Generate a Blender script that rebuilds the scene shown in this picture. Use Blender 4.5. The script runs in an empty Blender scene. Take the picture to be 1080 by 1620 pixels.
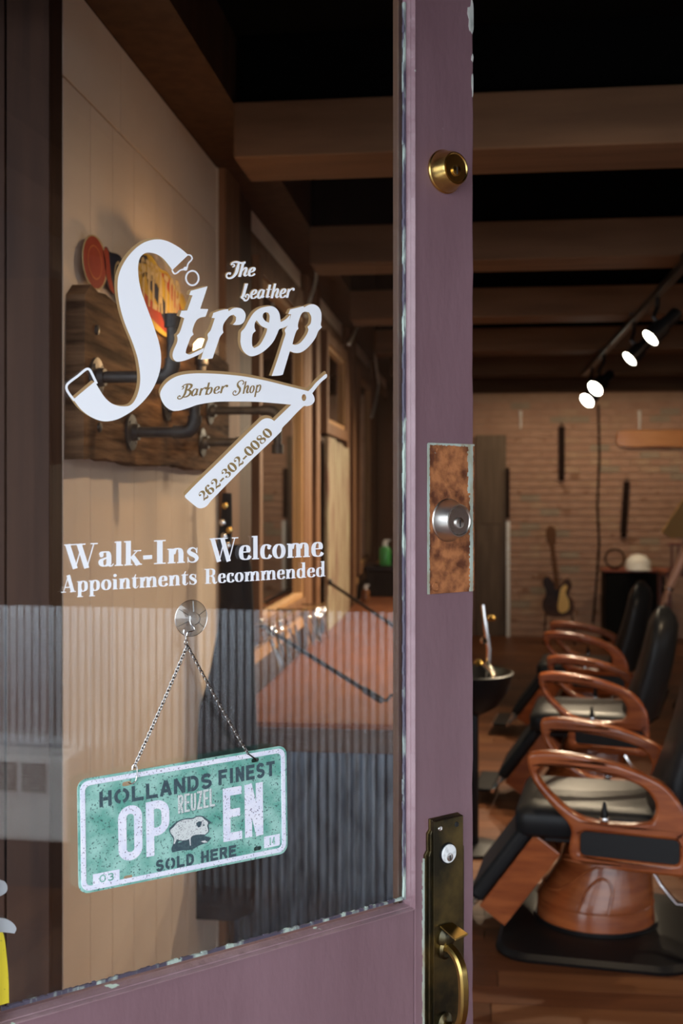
import bpy, math, random
from mathutils import Vector, Matrix
from mathutils.geometry import tessellate_polygon
random.seed(7)
PI = math.pi
S = bpy.context.scene
COL = S.collection

# ------------------------------------------------------------------ camera
EYE = 1.6
F = 1800.0                      # focal length in pixels of the 1080x1620 frame
YAW = math.atan(210 / F)        # the room runs along +Y; the camera turns a little to the left
HOR = 780.0
cd = bpy.data.cameras.new('camera'); cam = bpy.data.objects.new('camera', cd); COL.objects.link(cam)
cam.location = (0, 0, EYE); cam.rotation_euler = (PI / 2, 0, YAW)
cd.sensor_fit = 'VERTICAL'; cd.sensor_height = 36; cd.lens = 40; cd.shift_y = -30 / 1620
cd.clip_start = 0.02
cd.dof.use_dof = True; cd.dof.focus_distance = 1.66; cd.dof.aperture_fstop = 5.2
S.camera = cam
# ------------------------------------------------------------------ light and exposure
w = bpy.data.worlds.new('overcast_sky'); S.world = w; w.use_nodes = True
bg = w.node_tree.nodes['Background']; bg.inputs[0].default_value = (0.86, 0.93, 1.0, 1); bg.inputs[1].default_value = 4.2
S.view_settings.view_transform = 'Standard'; S.view_settings.look = 'None'
S.view_settings.gamma = 1; S.view_settings.use_curve_mapping = False
S.view_settings.exposure = 0.14
SPOT_W = 150.0; CEIL_W = 60.0

# ------------------------------------------------------------------ sight helpers
CA, SA = math.cos(YAW), math.sin(YAW)
def ray(px, py):
    c = (px - 540) / F
    return c * CA - SA, c * SA + CA, (HOR - py) / F
def on_y(px, py, Y):
    x, y, z = ray(px, py); t = Y / y
    return Vector((x * t, Y, EYE + z * t))
def on_x(px, py, X):
    x, y, z = ray(px, py); t = X / x
    return Vector((X, y * t, EYE + z * t))
def on_z(px, py, Z):
    x, y, z = ray(px, py); t = (Z - EYE) / z
    return Vector((x * t, y * t, Z))

# ------------------------------------------------------------------ materials
M = {}
def mat(name, col, col2=None, rough=.5, metal=0, scale=5, stretch=(1, 1, 1), bump=0, coat=0, emit=None, es=0,
        lo=.35, hi=.65, detail=6, spec=.5, speck=None, speck_scale=60, speck_t=.68, bscale=None):
    m = bpy.data.materials.new(name); m.use_nodes = True; nt = m.node_tree; b = nt.nodes['Principled BSDF']
    N = nt.nodes.new; Lk = nt.links.new
    b.inputs['Base Color'].default_value = (*col, 1); b.inputs['Roughness'].default_value = rough
    b.inputs['Metallic'].default_value = metal; b.inputs['Specular IOR Level'].default_value = spec
    if coat: b.inputs['Coat Weight'].default_value = coat; b.inputs['Coat Roughness'].default_value = .08
    if emit: b.inputs['Emission Color'].default_value = (*emit, 1); b.inputs['Emission Strength'].default_value = es
    if col2 or bump or speck:
        tc = N('ShaderNodeTexCoord'); mp = N('ShaderNodeMapping'); mp.inputs['Scale'].default_value = stretch
        oi = N('ShaderNodeObjectInfo'); ad = N('ShaderNodeVectorMath'); ad.operation = 'MULTIPLY_ADD'
        ad.inputs[1].default_value = (1, 1, 1)
        sc = N('ShaderNodeVectorMath'); sc.operation = 'SCALE'; sc.inputs[0].default_value = (9, 7, 11)
        Lk(oi.outputs['Random'], sc.inputs['Scale']); Lk(tc.outputs['Object'], ad.inputs[0]); Lk(sc.outputs[0], ad.inputs[2])
        Lk(ad.outputs[0], mp.inputs[0])
        no = N('ShaderNodeTexNoise'); no.inputs['Scale'].default_value = scale; no.inputs['Detail'].default_value = detail
        Lk(mp.outputs[0], no.inputs['Vector'])
        src = None
        if col2:
            cr = N('ShaderNodeValToRGB'); cr.color_ramp.elements[0].position = lo; cr.color_ramp.elements[1].position = hi
            cr.color_ramp.elements[0].color = (*col, 1); cr.color_ramp.elements[1].color = (*col2, 1)
            Lk(no.outputs[0], cr.inputs[0]); src = cr.outputs[0]
        if speck:
            n2 = N('ShaderNodeTexNoise'); n2.inputs['Scale'].default_value = speck_scale; n2.inputs['Detail'].default_value = 4
            Lk(ad.outputs[0], n2.inputs['Vector'])
            r2 = N('ShaderNodeValToRGB'); r2.color_ramp.elements[0].position = speck_t; r2.color_ramp.elements[1].position = speck_t + .03
            Lk(n2.outputs[0], r2.inputs[0])
            mx = N('ShaderNodeMix'); mx.data_type = 'RGBA'; Lk(r2.outputs[0], mx.inputs[0])
            if src: Lk(src, mx.inputs[6])
            else: mx.inputs[6].default_value = (*col, 1)
            mx.inputs[7].default_value = (*speck, 1); src = mx.outputs[2]
        if src: Lk(src, b.inputs['Base Color'])
        if bump:
            bn = N('ShaderNodeBump'); bn.inputs['Strength'].default_value = bump; bn.inputs['Distance'].default_value = .01
            if bscale:
                n3 = N('ShaderNodeTexNoise'); n3.inputs['Scale'].default_value = bscale; n3.inputs['Detail'].default_value = 5
                Lk(mp.outputs[0], n3.inputs['Vector']); Lk(n3.outputs[0], bn.inputs['Height'])
            else: Lk(no.outputs[0], bn.inputs['Height'])
            Lk(bn.outputs[0], b.inputs['Normal'])
    M[name] = m; return m

mat('purple_paint', (.170, .094, .112), (.205, .118, .14), rough=.42, scale=6, bump=.25, bscale=28, stretch=(1, 1, .35), speck=(.42, .36, .40), speck_scale=26, speck_t=.74)
mat('purple_paint_worn', (.19, .108, .125), (.28, .18, .20), rough=.4, scale=6, bump=.5, bscale=30, speck=(.5, .62, .54), speck_scale=34, speck_t=.68)
mat('bead_paint', (.06, .05, .08), (.36, .44, .39), rough=.6, scale=60, stretch=(1, 1, .25), lo=.5, hi=.62, bump=.4)
mat('chip_white', (.62, .62, .60), (.45, .50, .47), rough=.7, scale=60)
mat('vinyl_white', (.86, .88, .93), rough=.55)
mat('vinyl_gold', (.37, .23, .10), rough=.6)
mat('vinyl_brown', (.25, .165, .06), rough=.6)
mat('brass', (.72, .50, .16), (.50, .30, .10), rough=.24, metal=1, scale=40, lo=.4, hi=.75)
mat('brass_old', (.055, .05, .034), (.26, .19, .07), rough=.36, metal=1, scale=14, lo=.42, hi=.75, bump=.1)
mat('brass_grip', (.50, .34, .10), (.22, .15, .07), rough=.3, metal=1, scale=18, lo=.45, hi=.8)
mat('steel', (.62, .60, .58), rough=.25, metal=1)
mat('nickel', (.66, .64, .60), (.55, .52, .48), rough=.3, metal=1, scale=8)
mat('chain_steel', (.38, .37, .36), rough=.22, metal=1)
mat('chrome', (.8, .8, .8), rough=.12, metal=1)
mat('black_metal', (.02, .02, .022), rough=.35, metal=.6)
mat('iron_pipe', (.030, .028, .028), (.065, .058, .052), rough=.5, metal=.25, spec=.4, scale=30)
mat('keyhole', (.01, .01, .01), rough=.8)
mat('cylinder_white', (.75, .77, .78), (.5, .52, .53), rough=.4, scale=120, lo=.5, hi=.7, speck=(.05, .05, .05), speck_scale=90, speck_t=.66)
mat('rust_plate', (.11, .034, .015), (.43, .165, .062), rough=.6, metal=.1, spec=.3, scale=48, lo=.36, hi=.64, bump=.4, speck=(.42, .50, .44), speck_scale=38, speck_t=.70)
mat('patina', (.38, .45, .40), (.30, .26, .17), rough=.75, scale=45, stretch=(1, 1, .3), lo=.45, hi=.62, bump=.4)
mat('mint', (.10, .33, .27), (.32, .57, .51), rough=.45, scale=42, lo=.36, hi=.66, speck=(.04, .10, .10), speck_scale=400, speck_t=.61)
mat('plate_white', (.70, .72, .86), (.80, .80, .90), rough=.45, scale=60, speck=(.14, .12, .2), speck_scale=430, speck_t=.62)
mat('plate_cream', (.62, .66, .66), rough=.5, speck=(.12, .12, .16), speck_scale=700, speck_t=.6)
mat('plate_ink', (.035, .065, .085), (.07, .13, .14), rough=.5, scale=300, lo=.45, hi=.8)
mat('cream_wall', (.80, .64, .50), (.74, .585, .455), rough=.8, spec=.2, scale=4)
mat('cream_edge', (.66, .56, .45), rough=.8)
mat('brown_paint', (.050, .022, .010), (.072, .034, .016), rough=.6, spec=.15, scale=4, stretch=(6, 6, .6))
mat('brown_trim', (.16, .075, .035), (.23, .11, .052), rough=.6, spec=.15, scale=5, stretch=(6, 6, .5))
mat('gold_wood', (.36, .19, .08), (.46, .25, .11), rough=.6, spec=.15, scale=6, stretch=(6, 6, .5))
mat('dark_jamb', (.028, .014, .010), (.045, .022, .014), rough=.6, spec=.12, scale=4, stretch=(7, 7, .5))
mat('beam_wood', (.105, .054, .028), (.145, .076, .04), rough=.7, spec=.15, scale=3, stretch=(.6, 5, 5))
mat('ceiling_black', (.004, .004, .004), rough=1, spec=.0)
mat('rustic_wood', (.030, .014, .007), (.21, .115, .06), rough=.85, spec=.1, scale=6, stretch=(1, .7, 7), lo=.33, hi=.72, bump=1.0, detail=9)
mat('weathered', (.33, .28, .17), (.17, .085, .05), rough=.8, scale=5, stretch=(5, 5, .7), lo=.42, hi=.58, bump=.4)
mat('counter_wood', (.135, .042, .017), (.20, .068, .028), rough=.5, spec=.25, scale=5, stretch=(4, .7, 1), lo=.3, hi=.7, bump=.1)
mat('counter_dark', (.045, .024, .016), (.07, .035, .022), rough=.5, scale=6, stretch=(1, 1, 4))
mat('corrugated', (.22, .29, .37), (.05, .07, .10), rough=.28, metal=.85, stretch=(3, 3, .7), scale=9, lo=.35, hi=.7)
mat('corrugated_wall', (.92, .95, .98), (.78, .81, .85), rough=.2, metal=.92, stretch=(.5, .5, .5), scale=9, lo=.35, hi=.7)
mat('wall_wood', (.07, .034, .018), (.10, .052, .03), rough=.7, spec=.1, scale=5, stretch=(6, 6, .6))
mat('heater_cream', (.88, .88, .85), rough=.5)
mat('black_leather', (.012, .013, .015), rough=.38, bump=.08, scale=40, spec=.2)
mat('black_cloth', (.010, .012, .016), rough=.7, spec=.12)
mat('chair_wood', (.17, .038, .011), (.31, .088, .026), rough=.25, spec=.3, scale=5, stretch=(1, 1, 6), lo=.3, hi=.7, coat=.35)
mat('black_plastic', (.007, .007, .008), rough=.4, spec=.18)
mat('mirror_glass', (.75, .77, .74), rough=.02, metal=1)
mat('grout', (.36, .235, .17), (.42, .28, .21), rough=.9, scale=6)
mat('painted_brick', (.44, .275, .20), (.35, .20, .145), rough=.85, scale=6, lo=.3, hi=.75, speck=(.26, .14, .09), speck_scale=5, speck_t=.66, bump=.2)
mat('painted_brick_red', (.36, .21, .15), (.44, .30, .21), rough=.85, scale=6)
mat('painted_brick_grey', (.28, .22, .17), (.36, .28, .21), rough=.85, scale=6)
mat('door_brown', (.10, .065, .04), (.15, .10, .065), rough=.6, scale=4, stretch=(6, 6, .5))
mat('white_paint', (.8, .8, .8), rough=.5)
mat('conduit', (.80, .77, .62), rough=.4)
mat('strop_leather', (.018, .009, .007), rough=.7, spec=.1)
mat('propeller_wood', (.42, .17, .05), (.52, .24, .08), rough=.25, scale=5, stretch=(.6, 5, 5), coat=.5)
mat('guitar_sunburst', (.09, .035, .012), (.03, .012, .006), rough=.4, spec=.2, scale=4)
mat('guitar_yellow', (.80, .48, .08), rough=.3)
mat('guitar_neck', (.13, .055, .02), rough=.5, spec=.2)
mat('cabinet_black', (.006, .006, .006), rough=.6, spec=.08)
mat('tee_grey', (.16, .17, .19), rough=.9)
mat('denim', (.04, .055, .09), rough=.9)
mat('skin', (.52, .28, .19), rough=.5)
mat('hair', (.04, .025, .015), rough=.6)
mat('shoe', (.03, .02, .015), rough=.5)
mat('cardboard', (.66, .38, .13), rough=.8)
mat('red_wood', (.22, .05, .02), rough=.4)
mat('tin_red', (.36, .045, .022), (.25, .03, .015), rough=.6, spec=.15, scale=8)
mat('tin_orange', (.50, .14, .04), rough=.6, spec=.15)
mat('tin_cream', (.48, .36, .19), rough=.6, spec=.15)
mat('tin_yellow', (.55, .37, .05), (.36, .22, .03), rough=.6, spec=.15, scale=10)
mat('tin_navy', (.018, .022, .04), rough=.6, spec=.15)
mat('bottle_green', (.05, .32, .07), rough=.3)
mat('bottle_white', (.8, .8, .78), rough=.35)
mat('bottle_brown', (.20, .07, .02), rough=.2)
mat('yellow_tag', (.80, .66, .03), (.74, .60, .03), rough=.5, speck=(.25, .2, .05), speck_scale=240, speck_t=.69)
mat('tag_grey', (.42, .45, .48), rough=.35)
mat('bulb', (1, .8, .5), emit=(1, .62, .28), es=14)
mat('lamp_lens', (1, 1, .9), emit=(1, .93, .74), es=18)
mat('pavement', (.15, .15, .16), (.12, .12, .13), rough=.9, scale=3)
mat('floor_sub', (.05, .02, .01), rough=.8)
mat('eye_white', (.8, .8, .78), rough=.3)
fl = []
for i, (a, b_) in enumerate([((.10, .036, .015), (.14, .053, .023)), ((.065, .024, .010), (.10, .037, .016)), ((.12, .047, .020), (.16, .068, .030)), ((.08, .029, .013), (.12, .044, .019))]):
    fl.append(mat('floorboard_%s' % 'abcd'[i], a, b_, rough=.42, spec=.25, scale=4, stretch=(.8, 7, 7), lo=.3, hi=.7, bump=.05))

def glassy(name, tint, base, power_scale=.95, rough=0.0):
    m = bpy.data.materials.new(name); m.use_nodes = True; nt = m.node_tree; nt.nodes.clear()
    N = nt.nodes.new; L = nt.links.new
    out = N('ShaderNodeOutputMaterial'); mx = N('ShaderNodeMixShader'); tr = N('ShaderNodeBsdfTransparent'); gl = N('ShaderNodeBsdfGlossy')
    tr.inputs[0].default_value = (*tint, 1); gl.inputs['Roughness'].default_value = rough
    lw = N('ShaderNodeLayerWeight'); lw.inputs[0].default_value = .5
    p = N('ShaderNodeMath'); p.operation = 'POWER'; p.inputs[1].default_value = 5; L(lw.outputs['Facing'], p.inputs[0])
    ma = N('ShaderNodeMath'); ma.operation = 'MULTIPLY_ADD'; ma.inputs[1].default_value = power_scale; ma.inputs[2].default_value = base
    L(p.outputs[0], ma.inputs[0]); L(ma.outputs[0], mx.inputs[0]); L(tr.outputs[0], mx.inputs[1]); L(gl.outputs[0], mx.inputs[2]); L(mx.outputs[0], out.inputs[0])
    M[name] = m
glassy('door_glass', (.96, .97, .98), .074)
glassy('clear_rubber', (.80, .83, .85), .10, rough=.08)

# ------------------------------------------------------------------ mesh helpers
class MB:
    def __init__(s): s.v = []; s.f = []
    def quad(s, a, b, c, d):
        n = len(s.v); s.v += [tuple(a), tuple(b), tuple(c), tuple(d)]; s.f.append((n, n + 1, n + 2, n + 3)); return s
    def box(s, x0, x1, y0, y1, z0, z1):
        n = len(s.v); s.v += [(x, y, z) for z in (z0, z1) for y in (y0, y1) for x in (x0, x1)]
        s.f += [tuple(n + i for i in q) for q in ((0, 2, 3, 1), (4, 5, 7, 6), (0, 1, 5, 4), (2, 6, 7, 3), (0, 4, 6, 2), (1, 3, 7, 5))]; return s
    def tube(s, pts, r, n=8, cap=True, closed=False):
        pts = [Vector(p) for p in pts]; k = len(pts)
        rs = r if isinstance(r, (list, tuple)) else [r] * k
        base = len(s.v); up = None
        for i, p in enumerate(pts):
            if closed: d = pts[(i + 1) % k] - pts[i - 1]
            else: d = pts[min(i + 1, k - 1)] - pts[max(i - 1, 0)]
            d = d.normalized() if d.length > 1e-9 else Vector((0, 0, 1))
            if up is None: up = Vector((0, 0, 1)) if abs(d.z) < .9 else Vector((1, 0, 0))
            a = d.cross(up)
            if a.length < 1e-4: up = Vector((0, 1, 0)); a = d.cross(up)
            a.normalize(); b = a.cross(d).normalized(); up = b
            for j in range(n):
                t = 2 * PI * j / n; s.v.append(tuple(p + (a * math.cos(t) + b * math.sin(t)) * rs[i]))
        m = k if closed else k - 1
        for i in range(m):
            for j in range(n):
                i2 = (i + 1) % k
                s.f.append((base + i * n + j, base + i * n + (j + 1) % n, base + i2 * n + (j + 1) % n, base + i2 * n + j))
        if cap and not closed:
            s.f.append(tuple(base + j for j in reversed(range(n)))); s.f.append(tuple(base + (k - 1) * n + j for j in range(n)))
        return s
    def lathe(s, prof, n=24, o=(0, 0, 0), axis='z', sx=1, sy=1):
        base = len(s.v); o = Vector(o)
        for (r, h) in prof:
            for j in range(n):
                t = 2 * PI * j / n; a, b = r * math.cos(t) * sx, r * math.sin(t) * sy
                p = {'z': (a, b, h), 'y': (a, h, b), 'x': (h, a, b)}[axis]
                s.v.append(tuple(o + Vector(p)))
        for i in range(len(prof) - 1):
            for j in range(n):
                s.f.append((base + i * n + j, base + i * n + (j + 1) % n, base + (i + 1) * n + (j + 1) % n, base + (i + 1) * n + j))
        s.f.append(tuple(base + j for j in reversed(range(n)))); k = len(prof) - 1
        s.f.append(tuple(base + k * n + j for j in range(n))); return s
    def rings(s, rings, cap=True):
        base = len(s.v); n = len(rings[0])
        for r in rings: s.v += [tuple(p) for p in r]
        for i in range(len(rings) - 1):
            for j in range(n):
                s.f.append((base + i * n + j, base + i * n + (j + 1) % n, base + (i + 1) * n + (j + 1) % n, base + (i + 1) * n + j))
        if cap:
            s.f.append(tuple(base + j for j in reversed(range(n)))); s.f.append(tuple(base + (len(rings) - 1) * n + j for j in range(n)))
        return s
    def prism(s, loops, fn, h0, h1):
        """loops: outer + holes of 2D points, fn(a,b,h) -> 3D"""
        flat = [p for l in loops for p in l]
        tris = tessellate_polygon([[Vector((p[0], p[1], 0)) for p in l] for l in loops])
        base = len(s.v); n = len(flat)
        s.v += [tuple(fn(p[0], p[1], h0)) for p in flat]
        if h1 is None:
            s.f += [tuple(base + i for i in t) for t in tris]; return s
        s.v += [tuple(fn(p[0], p[1], h1)) for p in flat]
        s.f += [tuple(base + i for i in t) for t in tris]
        s.f += [tuple(base + n + i for i in reversed(t)) for t in tris]
        o = 0
        for l in loops:
            k = len(l)
            for i in range(k):
                a, b = base + o + i, base + o + (i + 1) % k
                s.f.append((a, b, b + n, a + n))
            o += k
        return s
    def build(s, name, m, parent=None, smooth=False, bevel=0, seg=2, fix=True, angle=40):
        me = bpy.data.meshes.new(name); me.from_pydata(s.v, [], s.f); me.update()
        if fix:
            import bmesh
            b = bmesh.new(); b.from_mesh(me); bmesh.ops.recalc_face_normals(b, faces=b.faces); b.to_mesh(me); b.free()
        if smooth:
            me.shade_smooth() if hasattr(me, 'shade_smooth') else None
            try: me.set_sharp_from_angle(angle=math.radians(angle))
            except Exception: pass
        me.materials.append(M[m] if isinstance(m, str) else m)
        o = bpy.data.objects.new(name, me); COL.objects.link(o)
        if parent is not None: o.parent = parent
        if bevel:
            bm = o.modifiers.new('bevel', 'BEVEL'); bm.width = bevel; bm.segments = seg; bm.limit_method = 'ANGLE'; bm.angle_limit = math.radians(40)
        return o

def empty(name, loc=(0, 0, 0), rz=0):
    o = bpy.data.objects.new(name, None); COL.objects.link(o); o.location = loc; o.rotation_euler = (0, 0, rz); o.empty_display_size = .05
    return o
def tag(o, label=None, cat=None, group=None, kind=None):
    if label: o['label'] = label
    if cat: o['category'] = cat
    if group: o['group'] = group
    if kind: o['kind'] = kind
    return o
def struct(o, label=None, cat=None): return tag(o, label, cat, None, 'structure')
def children(o): return [c for c in bpy.data.objects if c.parent == o]
def copy_tree(o, parent=None):
    kids = children(o); c = o.copy(); COL.objects.link(c)
    if parent is not None: c.parent = parent
    for k in kids: copy_tree(k, c)
    return c

def smooth2(pts, closed=True, sub=5, sharp=48):
    n = len(pts); out = []
    P = [Vector(p) for p in pts]
    def is_sharp(i):
        if not closed and (i == 0 or i == n - 1): return True
        a = P[i] - P[i - 1]; b = P[(i + 1) % n] - P[i]
        if a.length < 1e-9 or b.length < 1e-9: return True
        return a.angle(b) > math.radians(sharp)
    sh = [is_sharp(i) for i in range(n)]
    for i in range(n if closed else n - 1):
        p1, p2 = P[i], P[(i + 1) % n]; d = p2 - p1; L = d.length
        def tg(j, nxt, prv):
            v = nxt - prv
            return v.normalized() * L if v.length > 0 else d
        m1 = d if sh[i] else tg(i, p2, P[i - 1])
        m2 = d if sh[(i + 1) % n] else tg(i + 1, P[(i + 2) % n], p1)
        for k in range(sub):
            t = k / sub; t2, t3 = t * t, t * t * t
            q = p1 * (2 * t3 - 3 * t2 + 1) + m1 * (t3 - 2 * t2 + t) + p2 * (-2 * t3 + 3 * t2) + m2 * (t3 - t2)
            out.append(tuple(q))
    if not closed: out.append(tuple(P[-1]))
    return out
def rrect(x0, x1, y0, y1, r, n=5):
    out = []
    for cx, cy, a0 in ((x1 - r, y1 - r, 0), (x0 + r, y1 - r, 90), (x0 + r, y0 + r, 180), (x1 - r, y0 + r, 270)):
        for k in range(n + 1):
            a = math.radians(a0 + 90 * k / n); out.append((cx + r * math.cos(a), cy + r * math.sin(a)))
    return out
def ell(cx, cy, rx, ry, n=24): return [(cx + rx * math.cos(2 * PI * k / n), cy + ry * math.sin(2 * PI * k / n)) for k in range(n)]

# ------------------------------------------------------------------ lettering: strokes with a pen of changing width
def ribbon(pts, widths, closed=False):
    n = len(pts); quads = []; Ls = []; Rs = []
    for i in range(n):
        if closed: d = Vector(pts[(i + 1) % n]) - Vector(pts[i - 1])
        else: d = Vector(pts[min(i + 1, n - 1)]) - Vector(pts[max(i - 1, 0)])
        d = d.normalized() if d.length else Vector((1, 0)); nn = Vector((-d.y, d.x)) * widths[i] / 2
        Ls.append(Vector(pts[i]) + nn); Rs.append(Vector(pts[i]) - nn)
    for i in range(n if closed else n - 1):
        j = (i + 1) % n; quads.append([Ls[i], Ls[j], Rs[j], Rs[i]])
    return quads
def glyph_polys(strokes, T, t):
    """-> list of layers, each a list of polygons in glyph units"""
    out = []
    for st in strokes:
        k = st[0]
        if k == 'S': _, x, y0, y1 = st[:4]; out.append([[Vector((x - T / 2, y0)), Vector((x + T / 2, y0)), Vector((x + T / 2, y1)), Vector((x - T / 2, y1))]])
        elif k == 'H': _, x0, x1, y = st; out.append([[Vector((x0, y - t / 2)), Vector((x1, y - t / 2)), Vector((x1, y + t / 2)), Vector((x0, y + t / 2))]])
        elif k == 'L': out.append(ribbon(st[1], [st[2]] * len(st[1])))
        elif k == 'D': out.append([[Vector(p) for p in ell(st[1], st[2], st[3], st[3], 14)]])
        elif k in 'NE':
            if k == 'E': p = ell(*st[1:5], 32); closed = True
            else: p = smooth2(st[1], False, 5, 100); closed = False
            n = len(p); ws = []
            for i in range(n):
                d = Vector(p[(i + 1) % n if closed else min(i + 1, n - 1)]) - Vector(p[i - 1 if closed else max(i - 1, 0)])
                q = abs(d.y) / d.length if d.length else 0
                ws.append(t + (T - t) * q ** 1.6)
            out.append(ribbon(p, ws, closed))
        elif k == 'V':
            p = smooth2(st[1], False, 5, 100); n = len(p); W = st[2]; ws = []
            for i in range(n):
                u = i / (n - 1) * (len(W) - 1); a = int(u); b = min(a + 1, len(W) - 1); ws.append(W[a] + (W[b] - W[a]) * (u - a))
            out.append(ribbon(p, ws))
    return out
X_ = .63
def stemx(x): return [('S', x, 0, .61), ('H', x - .15, x, .6), ('H', x - .14, x + .16, .022)]
def arch(x0, x1): return [('N', [(x0 + .06, .40), (x0 + .12, .55), (x0 + .22, .61), (x1 - .04, .56), (x1, .42)]), ('S', x1, 0, .44), ('H', x1 - .15, x1 + .15, .022)]
BOD = {
 'W': (1.27, [('L', [(.13, 1), (.42, -.04)], .19), ('L', [(.43, 0), (.68, 1)], .045), ('L', [(.56, 1), (.85, -.04)], .19), ('L', [(.86, 0), (1.12, 1)], .045), ('H', 0, .80, .98), ('H', .99, 1.27, .98)]),
 'a': (.60, [('S', .41, .08, .48), ('N', [(.41, .46), (.36, .58), (.26, .61), (.16, .58), (.11, .48)]), ('D', .135, .46, .075), ('N', [(.40, .37), (.25, .33), (.13, .25), (.12, .12), (.2, .03), (.30, .03), (.41, .12)]), ('V', [(.41, .1), (.45, .02), (.52, .02), (.59, .1)], [.15, .09, .05, .03])]),
 'l': (.36, [('S', .18, 0, 1.03), ('H', .02, .18, 1.0), ('H', .03, .34, .022)]),
 'k': (.69, [('S', .18, 0, 1.03), ('H', .02, .18, 1.0), ('H', .03, .33, .022), ('L', [(.22, .26), (.52, .6)], .045), ('H', .38, .66, .6), ('L', [(.33, .38), (.56, .0)], .18), ('H', .42, .69, .022)]),
 '-': (.42, [('L', [(.04, .30), (.38, .31)], .17)]),
 'I': (.50, [('L', [(.25, 0), (.25, 1)], .21), ('H', .03, .47, .975), ('H', .03, .47, .022)]),
 'n': (.72, stemx(.18) + arch(.18, .54)), 'm': (1.08, stemx(.18) + arch(.18, .54) + arch(.54, .90)),
 's': (.50, [('V', [(.41, .40), (.38, .54), (.28, .61), (.17, .58), (.12, .47), (.2, .37), (.34, .28), (.41, .17), (.36, .05), (.25, .01), (.13, .06), (.08, .22)], [.03, .045, .05, .09, .15, .18, .18, .15, .09, .05, .045, .03]), ('H', .38, .44, .44), ('L', [(.42, .38), (.42, .62)], .03), ('L', [(.08, .0), (.08, .24)], .03)]),
 'e': (.58, [('N', [(.53, .17), (.44, .05), (.31, .015), (.17, .09), (.125, .31), (.17, .53), (.31, .615), (.43, .54), (.455, .36)]), ('H', .15, .52, .34)]),
 'c': (.54, [('N', [(.50, .16), (.42, .05), (.30, .015), (.17, .09), (.125, .31), (.17, .53), (.30, .615), (.42, .56), (.45, .50)]), ('D', .42, .48, .078)]),
 'o': (.64, [('E', .32, .31, .2, .295)]),
 'A': (.87, [('L', [(.13, 0), (.41, 1)], .045), ('L', [(.40, 1.03), (.66, 0)], .2), ('H', .2, .58, .3), ('H', 0, .27, .022), ('H', .5, .84, .022)]),
 'p': (.68, [('S', .18, -.33, .61), ('H', .02, .18, .6), ('N', [(.22, .48), (.3, .6), (.42, .6), (.52, .5), (.545, .31), (.52, .12), (.42, .02), (.3, .02), (.22, .12)]), ('H', .03, .37, -.31)]),
 'i': (.37, stemx(.18) + [('D', .18, .84, .1)]),
 't': (.43, [('S', .19, .1, .66), ('L', [(.17, .6), (.27, .82)], .06), ('H', .03, .41, .6), ('V', [(.19, .12), (.22, .03), (.31, .015), (.41, .14)], [.19, .1, .05, .035])]),
 'd': (.70, [('S', .50, 0, 1.03), ('H', .34, .5, 1.0), ('H', .5, .67, .022), ('N', [(.46, .48), (.38, .6), (.26, .6), (.16, .5), (.135, .31), (.16, .12), (.26, .02), (.38, .02), (.46, .12)])]),
 'R': (.86, [('L', [(.21, 0), (.21, 1)], .21), ('H', .02, .45, .978), ('H', .02, .43, .022), ('N', [(.3, .975), (.48, .97), (.60, .88), (.62, .76), (.60, .62), (.48, .53), (.3, .51)]), ('V', [(.42, .51), (.58, .42), (.61, .2), (.66, .04), (.76, .02), (.84, .12)], [.06, .14, .19, .16, .07, .03])]),
 '0': (.58, [('E', .29, .5, .19, .475)]),
 '2': (.58, [('V', [(.13, .70), (.12, .85), (.24, .96), (.38, .93), (.46, .76), (.42, .56), (.25, .32), (.08, .06)], [.05, .05, .05, .13, .19, .16, .07, .05]), ('D', .16, .74, .085), ('V', [(.08, .05), (.2, .12), (.32, .09), (.42, .03), (.52, .24)], [.05, .16, .18, .14, .03])]),
 '6': (.58, [('N', [(.44, .86), (.36, .96), (.24, .92), (.13, .7), (.11, .45)]), ('D', .42, .82, .08), ('E', .29, .29, .18, .27)]),
 '3': (.58, [('V', [(.12, .80), (.2, .95), (.34, .96), (.43, .78), (.37, .60), (.22, .53)], [.05, .05, .09, .19, .12, .04]), ('V', [(.22, .53), (.38, .47), (.46, .27), (.38, .06), (.22, .03), (.11, .16)], [.04, .12, .19, .12, .05, .05]), ('D', .14, .76, .08), ('D', .14, .22, .08)]),
 '8': (.58, [('V', [(.28, .95), (.15, .88), (.15, .68), (.32, .5), (.46, .32), (.42, .1), (.28, .03)], [.05, .1, .17, .19, .17, .1, .05]), ('V', [(.28, .95), (.40, .86), (.40, .68), (.28, .52), (.12, .34), (.13, .12), (.28, .03)], [.05, .07, .08, .05, .09, .09, .05])]),
}
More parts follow.
